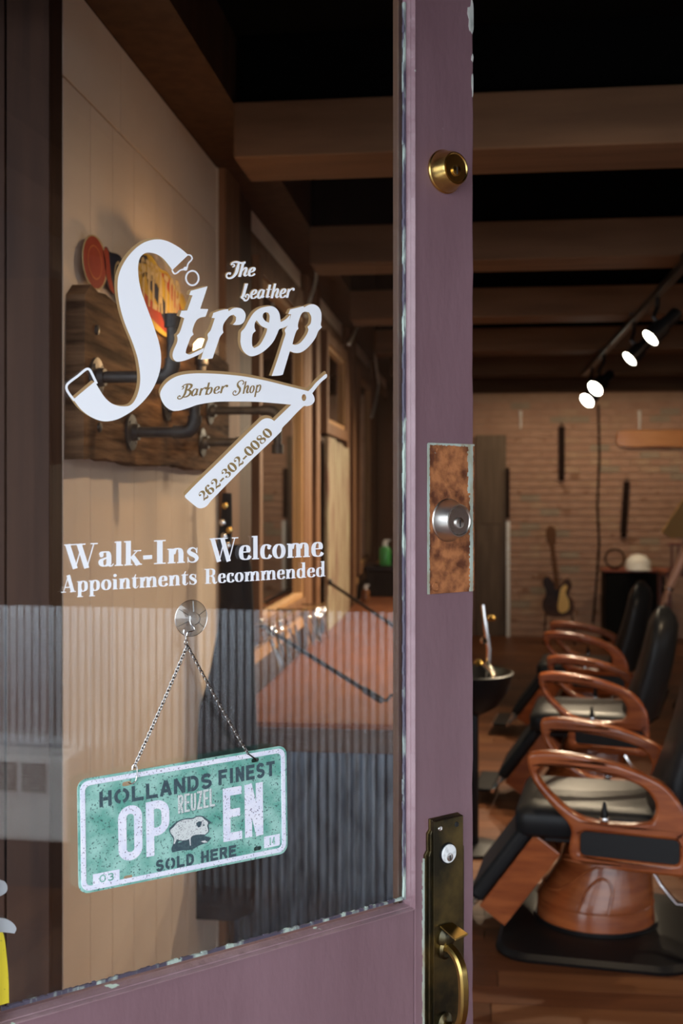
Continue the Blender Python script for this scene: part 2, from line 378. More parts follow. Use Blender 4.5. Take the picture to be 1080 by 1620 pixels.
SCR = {
 'T': (.50, [('V', [(.06, .66), (.15, .72), (.08, .86), (-.04, .80), (.0, .95), (.2, .99), (.5, .90), (.72, .93)], [.06, .1, .06, .06, .08, .13, .12, .15]), ('V', [(.36, .92), (.36, .6), (.35, .25), (.22, .0), (.02, -.06), (-.12, .08), (-.10, .26), (.04, .28), (.02, .18)], [.1, .18, .18, .15, .1, .09, .1, .1, .12])]),
 'h': (.48, [('S', .1, 0, .92), ('V', [(.12, .28), (.22, .52), (.33, .56), (.36, .42), (.34, .15), (.40, .05), (.5, .12)], [.06, .08, .12, .15, .15, .1, .05])]),
 'e': (.42, [('N', [(.09, .26), (.24, .3), (.32, .42), (.25, .56), (.12, .48), (.08, .26), (.16, .05), (.30, .04), (.42, .16)])]),
 'L': (.50, [('V', [(.14, .98), (.13, .6), (.10, .2), (.02, .1)], [.2, .18, .18, .14]), ('V', [(.0, .1), (.18, .02), (.3, -.1), (.44, -.02), (.44, .22), (.32, .28), (.25, .16), (.33, .13)], [.06, .12, .1, .1, .1, .09, .08, .1])]),
 'a': (.48, [('N', [(.34, .48), (.2, .56), (.09, .4), (.09, .12), (.2, .03), (.32, .2)]), ('S', .34, .04, .55), ('L', [(.34, .05), (.46, .12)], .05)]),
 't': (.34, [('S', .15, .05, .86), ('H', .0, .32, .56), ('L', [(.15, .05), (.3, .12)], .06)]),
 'r': (.38, [('S', .1, 0, .56), ('V', [(.12, .3), (.22, .52), (.36, .56), (.38, .44)], [.06, .08, .12, .13])]),
 'B': (.62, [('V', [(.26, .95), (.26, .6), (.24, .2), (.10, -.08), (-.06, -.1), (-.14, .04), (-.06, .16), (.02, .06)], [.14, .14, .14, .1, .07, .07, .07, .08]), ('V', [(.0, .62), (.08, .74), (.0, .88), (-.05, .8), (.1, .97), (.3, 1.0), (.52, .9), (.52, .7), (.36, .54), (.24, .54)], [.06, .08, .06, .06, .08, .09, .14, .14, .09, .05]), ('V', [(.3, .54), (.52, .46), (.58, .26), (.46, .05), (.26, .0), (.12, .06)], [.05, .12, .15, .12, .08, .04])]),
 'b': (.48, [('S', .1, 0, .95), ('N', [(.14, .4), (.26, .55), (.36, .45), (.36, .16), (.24, .02), (.12, .1)])]),
 'S': (.62, [('V', [(.52, .70), (.58, .84), (.46, 1.0), (.26, .98), (.14, .82), (.2, .62), (.38, .42), (.40, .18), (.24, -.03), (.02, -.02), (-.08, .14), (.02, .28), (.14, .22), (.08, .14)], [.1, .08, .07, .08, .12, .15, .15, .13, .08, .07, .07, .07, .07, .08])]),
 'o': (.44, [('E', .21, .28, .135, .26)]),
 'p': (.48, [('S', .1, -.32, .57), ('N', [(.14, .42), (.26, .56), (.36, .45), (.36, .16), (.24, .02), (.12, .1)])]),
}
def typeset(word, font, p0, p1, cap, T, t, slant=0.0):
    """-> per letter list of layers of polygons, in the frame of the two given base-line points (y down)"""
    adv = [font[c][0] for c in word]; tot = sum(adv)
    p0, p1 = Vector(p0), Vector(p1); e = p1 - p0; sx = e.length / tot; ex = e.normalized(); ang = math.atan2(ex.y, ex.x)
    up = Vector((0, -1)) if abs(ang) < .3 else Vector((ex.y, -ex.x))
    out = []; x = 0
    for c, a in zip(word, adv):
        ly = [[[p0 + ex * ((x + q.x + slant * q.y) * sx) + up * (q.y * cap) for q in poly] for poly in lay] for lay in glyph_polys(font[c][1], T, t)]
        out.append(ly); x += a
    return out
def letter_mesh(layers, fn, h, dh=.00003):
    mb = MB()
    for i, lay in enumerate(layers):
        for poly in lay:
            n = len(mb.v); mb.v += [tuple(fn(q[0], q[1], h - i * dh)) for q in poly]; mb.f.append(tuple(range(n, n + len(poly))))
    return mb
# plain block letters in a unit box, (strokes, relative width)
def rr(x0, x1, y0, y1, r): return rrect(x0, x1, y0, y1, r, 4)
SANS = {
 'H': [[(0, 0), (0, 1)], [(1, 0), (1, 1)], [(.22, .5), (.78, .5)]],
 'O': ['o'], '0': ['o'],
 'L': [[(0, 0), (0, 1)], [(.2, 0), (1, 0)]],
 'A': [[(0, 0), (.42, 1)], [(.58, 1), (1, 0)], [(.3, .28), (.7, .28)]],
 'N': [[(0, 0), (0, 1)], [(.08, 1), (.92, 0)], [(1, 0), (1, 1)]],
 'D': [[(0, 0), (0, 1)], [(.25, 1), (.6, 1), (.95, .78), (1, .5), (.95, .22), (.6, 0), (.25, 0)]],
 'S': [[(.95, .82), (.75, .98), (.3, 1), (.05, .82), (.08, .6), (.5, .5), (.92, .4), (.97, .18), (.7, .01), (.28, 0), (.03, .17)]],
 'F': [[(0, 0), (0, 1)], [(.22, 1), (1, 1)], [(.22, .54), (.8, .54)]],
 'I': [[(.5, 0), (.5, 1)]],
 'E': [[(0, 0), (0, 1)], [(.22, 1), (1, 1)], [(.22, .52), (.85, .52)], [(.22, 0), (1, 0)]],
 'T': [[(.5, 0), (.5, .9)], [(0, 1), (1, 1)]],
 'P': [[(0, 0), (0, 1)], [(0, 1), (.6, 1), (.95, .9), (1, .72), (.95, .53), (.6, .43), (0, .43)]],
 'R': [[(0, 0), (0, 1)], [(.2, 1), (.65, 1), (.97, .9), (.97, .62), (.65, .5), (.2, .5)], [(.55, .5), (1, 0)]],
 'U': [[(0, 1), (0, .2), (.15, .02), (.5, 0), (.85, .02), (1, .2), (1, 1)]],
 'Z': [[(0, 1), (1, 1), (0, 0), (1, 0)]],
 '3': [[(.02, .9), (.4, 1), (.9, .92), (.9, .62), (.45, .52), (.95, .42), (.95, .1), (.4, 0), (.0, .12)]],
 '1': [[(.2, .8), (.5, 1), (.5, 0)]],
 '4': [[(.75, 0), (.75, 1), (.0, .3), (1, .3)]],
}
def sans_polys(c, x0, x1, y0, y1, wd, stencil=True):
    hw = wd / 2; X0, X1, Y0, Y1 = x0 + hw, x1 - hw, y0 + hw, y1 - hw; out = []
    P = lambda p: (X0 + p[0] * (X1 - X0), Y0 + p[1] * (Y1 - Y0))
    for st in SANS[c]:
        if st == 'o':
            r = min((X1 - X0), (Y1 - Y0)) * .5
            l = rrect(X0, X1, Y0, Y1, r * .98, 8)
            if stencil and c == 'O':
                k = len(l) // 4; rot = l[k // 2 + 4:] + l[:k // 2 + 4]
                cx = (X0 + X1) / 2
                right = sorted([p for p in l if p[0] > cx + wd * .18], key=lambda p: math.atan2(p[1] - (Y0 + Y1) / 2, p[0] - cx))
                left = sorted([p for p in l if p[0] < cx - wd * .18], key=lambda p: math.atan2(p[1] - (Y0 + Y1) / 2, -(p[0] - cx)))
                out.append(ribbon(right, [wd] * len(right))); out.append(ribbon(left, [wd] * len(left)))
            else: out.append(ribbon(l, [wd] * len(l), True))
        else:
            p = [P(q) for q in st]
            if not stencil and len(p) == 2 and st[0][0] == .22: p[0] = P((0, st[0][1]))
            sharp = c in 'Z14'
            if len(p) > 2 and not sharp:
                p = smooth2(p, False, 4, 80)
            if len(p) == 2:
                d = (Vector(p[1]) - Vector(p[0])).normalized() * hw
                if st[0] != (.22, .5) and not (c == 'A' and st[0][1] == .28) and st[0][0] != .22 and st[0][0] != .2: p[0] = tuple(Vector(p[0]) - d)
                if st[0] != (.22, .5): p[1] = tuple(Vector(p[1]) + d)
                out.append(ribbon(p, [wd] * 2))
            elif sharp:
                for i in range(len(p) - 1):
                    d = (Vector(p[i + 1]) - Vector(p[i])).normalized() * hw * .9
                    out.append(ribbon([tuple(Vector(p[i]) - d), tuple(Vector(p[i + 1]) + d)], [wd] * 2))
            else: out.append(ribbon(p, [wd] * len(p)))
    return out

# ================================================================== SETTING
XL, XR, YB, YF, ZC = -0.90, 2.60, 12.9, -1.9, 2.96
# floor: boards run across the room
floor = MB().box(-2.6, XR, YF, YB, -.06, -.012).build('floor', 'floor_sub'); struct(floor, 'dark red-brown laminate plank floor of the shop', 'floor')
bw, bl = .125, 1.15
meshes = []
for i in range(4):
    o = MB().box(0, bl - .004, 0, bw - .003, -.012, 0).build('floorboard', fl[i]); meshes.append(o.data); bpy.data.objects.remove(o)
yy = 3.0; row = 0; cnt = 0
far = [MB() for _ in range(4)]
y = YF
while y < YB - bw:
    off = -2.6 - random.random() * bl
    x = off
    while x < XR:
        a, b = max(x, -2.6), min(x + bl, XR)
        if b - a > .05:
            near = 3.3 < y < 6.6 and b > -.25 and a < 2.2
            if near and a == x and b == x + bl:
                o = bpy.data.objects.new('floorboard', meshes[random.randrange(4)]); COL.objects.link(o); o.parent = floor; o.location = (x, y, 0)
            else: far[random.randrange(4)].box(a, b - .004, y, y + bw - .003, -.012, 0)
        x += bl
    y += bw
for i in range(4): tag(far[i].build('floorboard', fl[i], floor), kind='stuff')
struct(MB().box(-14, 14, -16, YF, -.14, -.03).build('trim_1', 'pavement'), 'grey pavement outside the open shop front', 'pavement')

# ceiling and its beams
ceil = MB().box(-2.6, XR, -.7, YB, ZC, ZC + .08).build('ceiling', 'ceiling_black'); struct(ceil, 'black painted ceiling above brown cross beams', 'ceiling')
yb = .15; k = 0
while yb < YB - .3:
    MB().box(-.70 if yb > 2 else -2.6, XR, yb, yb + .26, 2.58, 2.745).build('beam', 'beam_wood', ceil, bevel=.006)
    MB().box(-.70 if yb > 2 else -2.6, XR, yb + .06, yb + .2, 2.745, ZC).build('beam', 'ceiling_black', ceil)
    yb += 1.56
MB().box(XL, XL + .195, 2.42, YB, 2.748, ZC).build('ledger_beam', 'brown_paint', ceil)

# left wall
wl = MB().box(XL - .12, XL - .015, 2.42, YB, 0, ZC).build('wall_left', 'brown_paint'); struct(wl, 'left wall of cream boards and brown trim with mirrors', 'wall')
seams = [2.42] + [on_x(p, 500, XL).y for p in (143, 178, 212, 247, 272, 297, 322)] + [3.93]
for a, b in zip(seams[:-1], seams[1:]):
    MB().box(XL - .016, XL, a + .0015, b - .0015, 0.0, 2.517).build('wall_panel', 'cream_wall', wl)
up = [2.42, 2.83, 3.4, 3.93]
for a, b in zip(up[:-1], up[1:]):
    MB().box(XL - .016, XL, a + .0015, b - .0015, 2.523, 2.745).build('wall_panel', 'cream_wall', wl)
MB().box(XL - .01, XL + .004, 3.925, 3.937, 0, 2.745).build('panel_edge', 'cream_edge', wl)
bays = [(4.45, 5.86), (6.46, 7.71), (8.48, 9.67), (10.3, 11.6)]
for a, b in bays:
    MB().box(XL - .016, XL + .002, a, b, 2.655, 2.755).build('wall_panel', 'cream_wall', wl)
    MB().box(XL - .01, XL + .012, a - .02, b + .04, 2.565, 2.656).build('top_rail', 'brown_trim', wl, bevel=.004)
    MB().box(XL - .016, XL + .01, a - .05, b + .05, .9, .955).build('wall_strip', 'gold_wood', wl)
for a, b in ((3.94, 4.18), (5.93, 6.08), (6.28, 6.42), (7.80, 7.98), (8.2, 8.42), (9.8, 10.1)):
    MB().box(XL - .01, XL + .03, a, b, 0, 2.76).build('post', 'brown_trim', wl, bevel=.004)
MB().box(XL - .01, XL + .02, 4.18, 4.45, 0, 2.76).build('post', 'brown_paint', wl)
# mirrors
def mirror(Y0, Y1, z0, z1, label):
    t = empty('wall_mirror', (XL, (Y0 + Y1) / 2, (z0 + z1) / 2)); h = (Y1 - Y0) / 2; v = (z1 - z0) / 2
    fn = lambda a, b, c: (c, a, b)
    fr = MB().prism([[(-h, -v), (h, -v), (h, v), (-h, v)], [(-h + .07, -v + .07), (-h + .07, v - .07), (h - .07, v - .07), (h - .07, -v + .07)]], fn, .004, .045).build('mirror_frame', 'brown_trim', t, bevel=.004)
    g = MB().prism([[(-h + .07, -v + .07), (h - .07, -v + .07), (h - .07, v - .07), (-h + .07, v - .07)], [(-h + .095, -v + .095), (-h + .095, v - .095), (h - .095, v - .095), (h - .095, -v + .095)]], fn, .004, .035).build('inner_moulding', 'gold_wood', t, bevel=.003)
    MB().box(.006, .012, -h + .09, h - .09, -v + .09, v - .09).build('mirror_glass', 'mirror_glass', t)
    return tag(t, label, 'mirror', 'framed mirrors along the left wall')
mirror(4.50, 5.80, 1.0, 2.56, 'large wood-framed mirror nearest the door, above the end of the counter')
mirror(6.62, 7.68, 1.95, 2.56, 'wood-framed mirror above the weathered board, second from the door')
mirror(8.52, 9.62, .98, 2.56, 'wood-framed mirror farthest along the left wall, behind the green bottle')

# partition left of the cream wall, facing the street
wp = MB().box(-2.6, XL - .002, 2.36, 2.42, 0, ZC).build('wall_front', 'dark_jamb'); struct(wp, 'dark brown board partition seen at the left through the glass', 'wall')
x = -2.6
while x < XL - .05:
    x1 = min(x + .16, XL); MB().box(x + .002, x1 - .002, 2.345, 2.36, 0, ZC - .01).build('partition_board', 'dark_jamb', wp, bevel=.002); x += .16


# back wall of painted brick
wb = MB().box(-1.0, XR + .1, YB, YB + .1, -.06, ZC).build('wall_back', 'grout'); struct(wb, 'far wall of painted and worn brick', 'wall')
bm_ = []
for m_ in ('painted_brick', 'painted_brick_red', 'painted_brick_grey'):
    o = MB().box(0, .205, -.012, 0, 0, .068).build('brick', m_); bm_.append(o.data); bpy.data.objects.remove(o)
cnt = 0; rest = MB(); z = .0; row = 0
while z < 2.62:
    x = -.9 + (.11 if row % 2 else 0)
    while x < XR - .21:
        vis = .3 < x < 2.2
        if vis and cnt < 300 and z > .05:
            r = random.random(); g = 0 if r < .8 else (1 if r < .93 else 2)
            if .35 < x < .95 and 1.0 < z < 1.55 and random.random() < .55: g = 2
            o = bpy.data.objects.new('brick', bm_[g]); COL.objects.link(o); o.parent = wb; o.location = (x, YB - random.uniform(0, .003), z); cnt += 1
        else: rest.box(x, x + .205, YB - .012, YB, z, z + .068)
        x += .218
    z += .0795; row += 1
tag(rest.build('brick', 'painted_brick', wb), kind='stuff')

# right wall: corrugated wainscot below, boards above
wr = MB().box(XR, XR + .1, YF, YB, -.06, ZC).build('wall_right', 'dark_jamb'); struct(wr, 'right wall with corrugated metal wainscot and dark boards, mirrored in the door glass', 'wall')
y = YF
while y < 6:
    MB().box(XR - .018, XR, y + .002, y + .178, 1.16, 2.50).build('wall_board', 'wall_wood', wr, bevel=.002); y += .18
MB().box(XR - .03, XR, YF, 6, 1.13, 1.16).build('wainscot_cap', 'wall_wood', wr)
def corr(axis, a0, a1, fixed, z0, z1, amp=.0045, per=.034, sgn=-1):
    mb = MB(); n = int((a1 - a0) / per * 8); 
    for k in range(n + 1):
        a = a0 + (a1 - a0) * k / n; d = fixed + sgn * (amp + amp * math.sin(2 * PI * a / per))
        for z in (z0, z1): mb.v.append((d, a, z) if axis == 'y' else (a, d, z))
    for k in range(n): mb.f.append((2 * k, 2 * k + 2, 2 * k + 3, 2 * k + 1))
    return mb
corr('y', YF, 6, XR - .002, 0.0, 1.13).build('corrugated_sheet', 'corrugated_wall', wr, smooth=True, fix=False)

# ================================================================== DOOR
HG = Vector((-.657, 1.232)); PHI = math.radians(43.3)
U = Vector((math.cos(PHI), math.sin(PHI))); NA = Vector((-math.sin(PHI), math.cos(PHI)))
def on_door(px, py, ly=0.0):
    x, y, z = ray(px, py); d = Vector((x, y)); t = (ly + HG.dot(NA)) / d.dot(NA); p = d * t - HG
    return p.dot(U), EYE + z * t
GL = .018                                   # glass face depth behind the stile face
door = empty('door_1', (HG.x, HG.y, 0), PHI)
struct(door, 'purple painted glazed wooden shop door standing ajar, with gold and steel locks', 'door')
dfn = lambda a, b, h: (a, h, b)
gx1 = on_door(639, 1000, GL)[0]; sx0 = on_door(655, 1000)[0]; sx1 = on_door(748.5, 900)[0]
gz0 = on_door(639, 1421, GL)[1]; rz0 = on_door(659, 1437)[1]; gz1 = on_door(630, 2, GL)[1]
TH = .044
DOORW = sx1; ZT = gz1 + .13
rough_edge = []
# right stile with a slightly uneven edge
pts = [(sx0, .015), (sx1, .015)]
for k in range(1, 60):
    zz = .015 + (ZT - .015) * k / 60; pts.append((sx1 + .0012 * math.sin(k * 1.7) * math.sin(k * .63), zz))
pts += [(sx1, ZT), (sx0, ZT)]
MB().prism([pts], dfn, 0, TH).build('stile', 'purple_paint', door, bevel=.0025)
MB().box(0, .115, 0, TH, .015, ZT).build('stile', 'purple_paint', door, bevel=.0025)
MB().box(.115, sx0, 0, TH, .015, rz0).build('bottom_rail', 'purple_paint', door, bevel=.002)
MB().box(.115, sx0, 0, TH, gz1 + .02, ZT).build('top_rail', 'purple_paint', door, bevel=.002)
# stepped glazing mouldings: profile across the step, mitred at the corners
def mould(name, p0, p1, inner, m='purple_paint_worn'):
    """p0,p1 ends of the outer edge; inner: unit vector towards the glass"""
    p0, p1, inn = Vector(p0), Vector(p1), Vector(inner); wdt = sx0 - gx1
    d = (p1 - p0).normalized()
    prof = [(0, .004), (0, -.004), (.25, -.004), (.40, -.001), (.52, .004), (.72, .005), (.80, .008), (1.0, GL - .001), (1.0, GL + .004)]
    r = []
    for s_, e in ((p0, 1), (p1, -1)):
        r.append([dfn(*(s_ + inn * (q[0] * wdt) + d * (e * q[0] * wdt)), q[1]) for q in prof])
    mb = MB(); mb.v = r[0] + r[1]; n = len(prof)
    for i in range(n - 1): mb.f.append((i, i + 1, n + i + 1, n + i))
    return mb.build(name, m, door)
mould('moulding', (sx0, rz0), (sx0, gz1 + .02), (-1, 0))
mould('moulding', (.115, rz0), (sx0, rz0), (0, 1))
mould('moulding', (.115, gz1 + .02), (sx0, gz1 + .02), (0, -1))
mould('moulding', (.115, rz0), (.115, gz1 + .02), (1, 0))
# chipped glazing bead beside the glass
mb = MB(); 
for k in range(120):
    z0_ = gz0 + (gz1 - gz0) * k / 120; z1_ = gz0 + (gz1 - gz0) * (k + 1) / 120; wv = .0022 + .0016 * random.random()
    mb.box(gx1 - wv, gx1 + .001, GL - .004, GL + .001, z0_, z1_)
mb.build('glazing_bead', 'bead_paint', door)
mb = MB()
for k in range(140):
    a = .13 + (gx1 - .13) * k / 140; b = .13 + (gx1 - .13) * (k + 1) / 140; mb.box(a, b, GL - .003, GL + .001, gz0 - .001, gz0 + .002 + .002 * random.random())
mb.build('glazing_bead', 'bead_paint', door)
# inner wood seen through the glass edge
MB().box(gx1 - .006, sx0, GL + .006, GL + .02, rz0, gz1 + .02).build('inner_stop', 'brown_paint', door)
MB().box(.1, gx1 + .004, GL, GL + .0045, gz0 - .006, gz1 + .01).build('glass_pane', 'door_glass', door)
# flaked paint on the lock edge
mb = MB()
for (cy, hh, ww) in ((25, 22, 7), (42, 10, 4), (92, 6, 2), (135, 20, 1.6)):
    cx, cz = on_door(747.5, cy); s_ = 1 / 985
    poly = []
    for k in range(14):
        a = 2 * PI * k / 14; rr_ = 1 + random.uniform(-.3, .3); poly.append((min(cx + ww * s_ * (math.cos(a) - .6) * rr_, sx1 - .0005), cz + hh * s_ * math.sin(a) * rr_))
    mb.prism([poly], dfn, -.0009, 0.0)
mb.build('paint_chip', 'chip_white', door)

def lock(px, py, collar, face, plugm, r=.0345, rf=.0235, dep=.028):
    cx, cz = on_door(px, py)
    c = MB().lathe([(r, 0), (r, -.003), (r - .0015, -.0045), (rf + .003, -dep + .003), (rf + .0015, -dep), (rf, -dep), (rf - .002, -dep + .0016)], 48, (cx, 0, cz), 'y').build('deadbolt', collar, door, smooth=True, angle=25)
    f_ = MB().lathe([(rf - .002, -dep + .0025), (rf - .002, -dep + .001)], 40, (cx, 0, cz), 'y').build('lock_face', face, c)
    MB().lathe([(.0085, -dep + .001), (.0085, -dep - .0015), (.0075, -dep - .002)], 24, (cx, 0, cz - .004), 'y').build('cylinder', plugm, c, smooth=True, angle=30)
    MB().box(cx - .0011, cx + .0011, -dep - .0024, -dep - .0018, cz - .010, cz + .001).build('keyhole', 'keyhole', c)
    return c
tag(lock(702.5, 272, 'brass', 'brass', 'brass'), 'upper brass deadbolt')
# rusty lock plate under the steel deadbolt
px0, pz1 = on_door(675.5, 702); px1_, pz0 = sx1 - .0002, on_door(676, 940)[1]
plate = MB().prism([rrect(px0, px1_, pz0, pz1, .002)], dfn, -.0022, 0.001).build('lock_plate', 'rust_plate', door); tag(plate, 'rusted copper-coloured plate with pale green edges')
mb = MB()
for k in range(70):   # patina crust on both long sides
    a = pz0 + (pz1 - pz0) * k / 70; b = pz0 + (pz1 - pz0) * (k + 1) / 70
    mb.box(px0 - .0012, px0 + .0016 + .0012 * random.random(), -.0034, -.001, a, b)
    t_ = abs(k / 70 - .45); mb.box(px1_ - .0085 - .003 * random.random() - (.004 if k > 46 else 0), px1_ - .004 + .001 * random.random(), -.0033, -.001, a, b)
for k in range(30):
    a = px0 + (px1_ - px0) * k / 30; b = px0 + (px1_ - px0) * (k + 1) / 30; mb.box(a, b, -.0032, -.001, pz1 - .001 - .002 * random.random(), pz1 + .0015)
mb.build('patina_crust', 'patina', plate)
for (a, b) in ((686, 711), (687, 928)):
    sx, sz = on_door(a, b); sc = MB().lathe([(.0075, -.002), (.0065, -.0042), (.0035, -.0046), (.0025, -.0036)], 20, (sx, 0, sz), 'y').build('screw', 'rust_plate', plate, smooth=True)
lock2 = lock(707.5, 823, 'nickel', 'steel', 'nickel'); tag(lock2, 'lower satin steel deadbolt')
# handle set
hs = 1 / 985
def dz(px, py): return on_door(px, py)
hx0, _ = dz(669.5, 1500); hx1, _ = dz(731, 1500); ht = on_door(700, 1290)[1]; hb = ht - .42
mid = (hx0 + hx1) / 2
def shoulder(x0, x1, zt, zb, st):
    return [(x0, zb), (x1, zb), (x1, zt - .055), (x1 - st, zt - .048), (x1 - st, zt - .022), (x1 - 2 * st, zt - .016), (x1 - 2 * st, zt), (x0 + 2 * st, zt), (x0 + 2 * st, zt - .016), (x0 + st, zt - .022), (x0 + st, zt - .048), (x0, zt - .055)]
hp = MB().prism([shoulder(hx0, hx1, ht, hb, .005)], dfn, -.004, .001).build('handle_plate', 'brass_old', door, bevel=.001); tag(hp, 'long tarnished brass handle plate')
MB().prism([shoulder(hx0 + .005, hx1 - .004, ht - .001, hb + .005, .003)], dfn, -.008, -.003).build('raised_step', 'brass_old', hp, bevel=.001)
MB().prism([[(hx0 + .011, hb + .01), (hx1 - .009, hb + .01), (hx1 - .009, ht - .002), (hx0 + .011, ht - .002)]], dfn, -.012, -.007).build('raised_step', 'brass_old', hp, bevel=.0015)
mb = MB()
for k in range(60):
    a = hb + (ht - .06 - hb) * k / 60; b = hb + (ht - .06 - hb) * (k + 1) / 60; mb.box(hx0 - .0035 * random.uniform(.4, 1), hx0 + .0015, -.003, 0, a, b)
mb.build('paint_crust', 'patina', hp)
for (a, b) in ((696, 1311), (722, 1304)):
    x_, z_ = on_door(a, b, -.012); MB().lathe([(.0042, -.012), (.0036, -.0135), (.0022, -.0138), (.0016, -.0128)], 16, (x_, 0, z_), 'y').build('screw', 'steel' if a < 700 else 'keyhole', hp, smooth=True)
x_, z_ = on_door(709, 1350, -.014)
cy_ = MB().lathe([(.0165, -.012), (.0160, -.0145)], 32, (x_, 0, z_), 'y').build('cylinder_ring', 'black_metal', hp)
MB().lathe([(.0145, -.012), (.0145, -.0165), (.0135, -.0172)], 32, (x_, 0, z_), 'y').build('lock_cylinder', 'cylinder_white', hp, smooth=True, angle=30)
MB().lathe([(.0065, -.0165), (.0065, -.0182), (.0055, -.0185)], 20, (x_, 0, z_ - .005), 'y').build('keyway', 'steel', hp, smooth=True)
MB().box(x_ - .001, x_ + .001, -.0189, -.0184, z_ - .009, z_ - .002).build('keyhole', 'keyhole', hp)
# thumb latch: a square brass pad on a short neck
x_, z_ = on_door(704, 1482, -.012)
MB().lathe([(.016, -.010), (.0165, -.016), (.012, -.022), (.007, -.024)], 24, (x_, 0, z_), 'y', sy=1.1).build('latch_boss', 'brass_old', hp, smooth=True)
tl = MB(); c0 = Vector((x_ - .002, -.012, z_ + .012))
t0 = []
for (dx, dy, dz_) in ((-.013, 0, .004), (.013, 0, .004), (.0155, -.034, -.004), (-.0135, -.036, -.006)):
    t0.append(Vector((x_ + dx, -.014 + dy, z_ + .017 + dz_)))
tl.rings([[v + Vector((0, 0, .0)) for v in t0], [v + Vector((0, 0, -.003)) for v in t0]]).build('thumb_latch', 'brass_grip', hp, bevel=.001)
# curved grip, flat-sided bar
gx, gzt = on_door(702, 1500, -.012); gzb = gzt - .118
path = [(0, gzt), (-.014, gzt + .004), (-.030, gzt - .004), (-.040, gzt - .018), (-.044, gzt - .036), (-.045, gzt - .058), (-.044, gzt - .080), (-.039, gzt - .100), (-.028, gzt - .113), (-.014, gzt - .118), (0, gzt - .118)]
sp = smooth2(path, False, 4, 90); rg = []
for i, p in enumerate(sp):
    d = (Vector(sp[min(i + 1, len(sp) - 1)]) - Vector(sp[max(i - 1, 0)])).normalized(); n_ = Vector((-d.y, d.x))
    a, t_ = .0082, .0055
    rg.append([Vector((gx + s1 * a, -.012 + p[0] + n_.x * s2 * t_, p[1] + n_.y * s2 * t_)) for (s1, s2) in ((-1, -.5), (-.6, -1), (.6, -1), (1, -.5), (1, .5), (.6, 1), (-.6, 1), (-1, .5))])
MB().rings(rg).build('grip', 'brass_grip', hp, smooth=True, angle=35)
MB().lathe([(.015, -.010), (.0155, -.016), (.010, -.021)], 24, (gx, 0, gzb), 'y', sy=1.2).build('grip_boss', 'brass_old', hp, smooth=True)
MB().lathe([(.013, -.010), (.0135, -.017), (.010, -.021)], 24, (gx, 0, gzt), 'y', sy=1.2).build('grip_boss', 'brass_old', hp, smooth=True)
# hinges at the hidden side and the jamb carrying them
for zz in (.35, 1.1, 1.95): MB().tube([(-.006, TH, zz), (-.006, TH, zz + .09)], .006, 12).build('hinge', 'brass_old', door)
j = MB().box(-.10, -.012, -.02, .10, 0, ZC - .01).build('trim_2', 'purple_paint'); j.location = (HG.x, HG.y, 0); j.rotation_euler = (0, 0, PHI * 0); struct(j, 'purple door jamb holding the hinges, out of view at the left', 'door jamb')
j.location = (HG.x - .0, HG.y + .0, 0)

# ---------------------------------------------------------------- window lettering
def gfn(px, py, h):
    a, b = on_door(px, py, GL - .0003); return (a, GL - .0003 + h, b)
def crop(pts, ox, oy, s): return [(ox + x * s, oy + y * s) for x, y in pts]
A_ = lambda p: crop(p, 170, 360, 160 / 1080); B_ = lambda p: crop(p, 90, 520, 240 / 1080)
C_ = lambda p: crop(p, 260, 440, 140 / 1080); D_ = lambda p: crop(p, 370, 460, 160 / 1080); E_ = lambda p: crop(p, 240, 570, 290 / 1080)
s_out = (A_([(860, 293), (690, 455), (650, 400), (600, 340), (550, 300), (490, 275), (430, 268), (380, 285), (345, 325), (328, 390), (325, 470), (335, 570), (365, 700), (400, 800), (440, 910), (480, 1020)])
  + B_([(700, 20), (720, 80), (738, 170), (738, 260), (720, 340), (680, 430), (620, 510), (550, 575), (480, 620), (420, 648), (350, 660), (290, 650), (230, 622), (170, 575), (120, 510), (118, 502), (268, 376),
        (300, 430), (340, 490), (385, 530), (430, 548), (480, 553), (520, 545), (550, 515), (575, 460), (590, 390), (590, 320), (575, 220), (555, 150), (530, 80)])
  + A_([(205, 1080), (165, 970), (135, 860), (112, 730), (105, 620), (115, 520), (150, 420), (210, 320), (290, 230), (370, 170), (450, 138), (530, 127), (600, 135), (680, 165), (780, 225)]))
t_out = C_([(525, 100), (435, 375), (532, 380), (500, 470), (430, 485), (385, 520), (350, 600), (340, 650), (355, 690), (320, 720), (300, 770), (262, 880), (258, 915), (300, 932), (380, 900), (480, 852), (462, 905), (350, 965), (230, 1010), (150, 1020), (110, 990), (97, 940), (110, 880), (150, 790), (158, 740), (150, 700), (185, 660), (240, 490), (182, 465), (205, 400), (275, 395), (340, 212), (300, 205), (320, 155)])
r_out = C_([(775, 378), (780, 405), (830, 372), (880, 362), (940, 375), (980, 420), (988, 470), (970, 530), (930, 565), (880, 573), (830, 570), (866, 525), (872, 475), (840, 448), (800, 460), (760, 500), (720, 560), (710, 620), (718, 665), (680, 710), (660, 760), (585, 980), (500, 990), (440, 995), (470, 900), (510, 790), (528, 740), (525, 685), (560, 640), (612, 490), (575, 485), (595, 425), (700, 390)])
o_out = D_([(330, 172), (400, 165), (450, 190), (483, 245), (497, 335), (550, 305), (600, 255), (575, 365), (530, 395), (482, 412), (460, 460), (420, 540), (360, 610), (280, 670), (200, 700), (150, 690), (95, 640), (68, 560), (70, 480), (75, 440), (110, 400), (160, 310), (210, 235), (270, 190)])
o_h1 = D_([(238, 315), (290, 375), (352, 405), (345, 440), (320, 500), (270, 580), (215, 612), (195, 590), (190, 520), (200, 460), (230, 430), (218, 395), (220, 350)])
o_h2 = D_([(335, 230), (365, 237), (378, 270), (372, 342), (330, 320), (305, 280), (310, 245)])
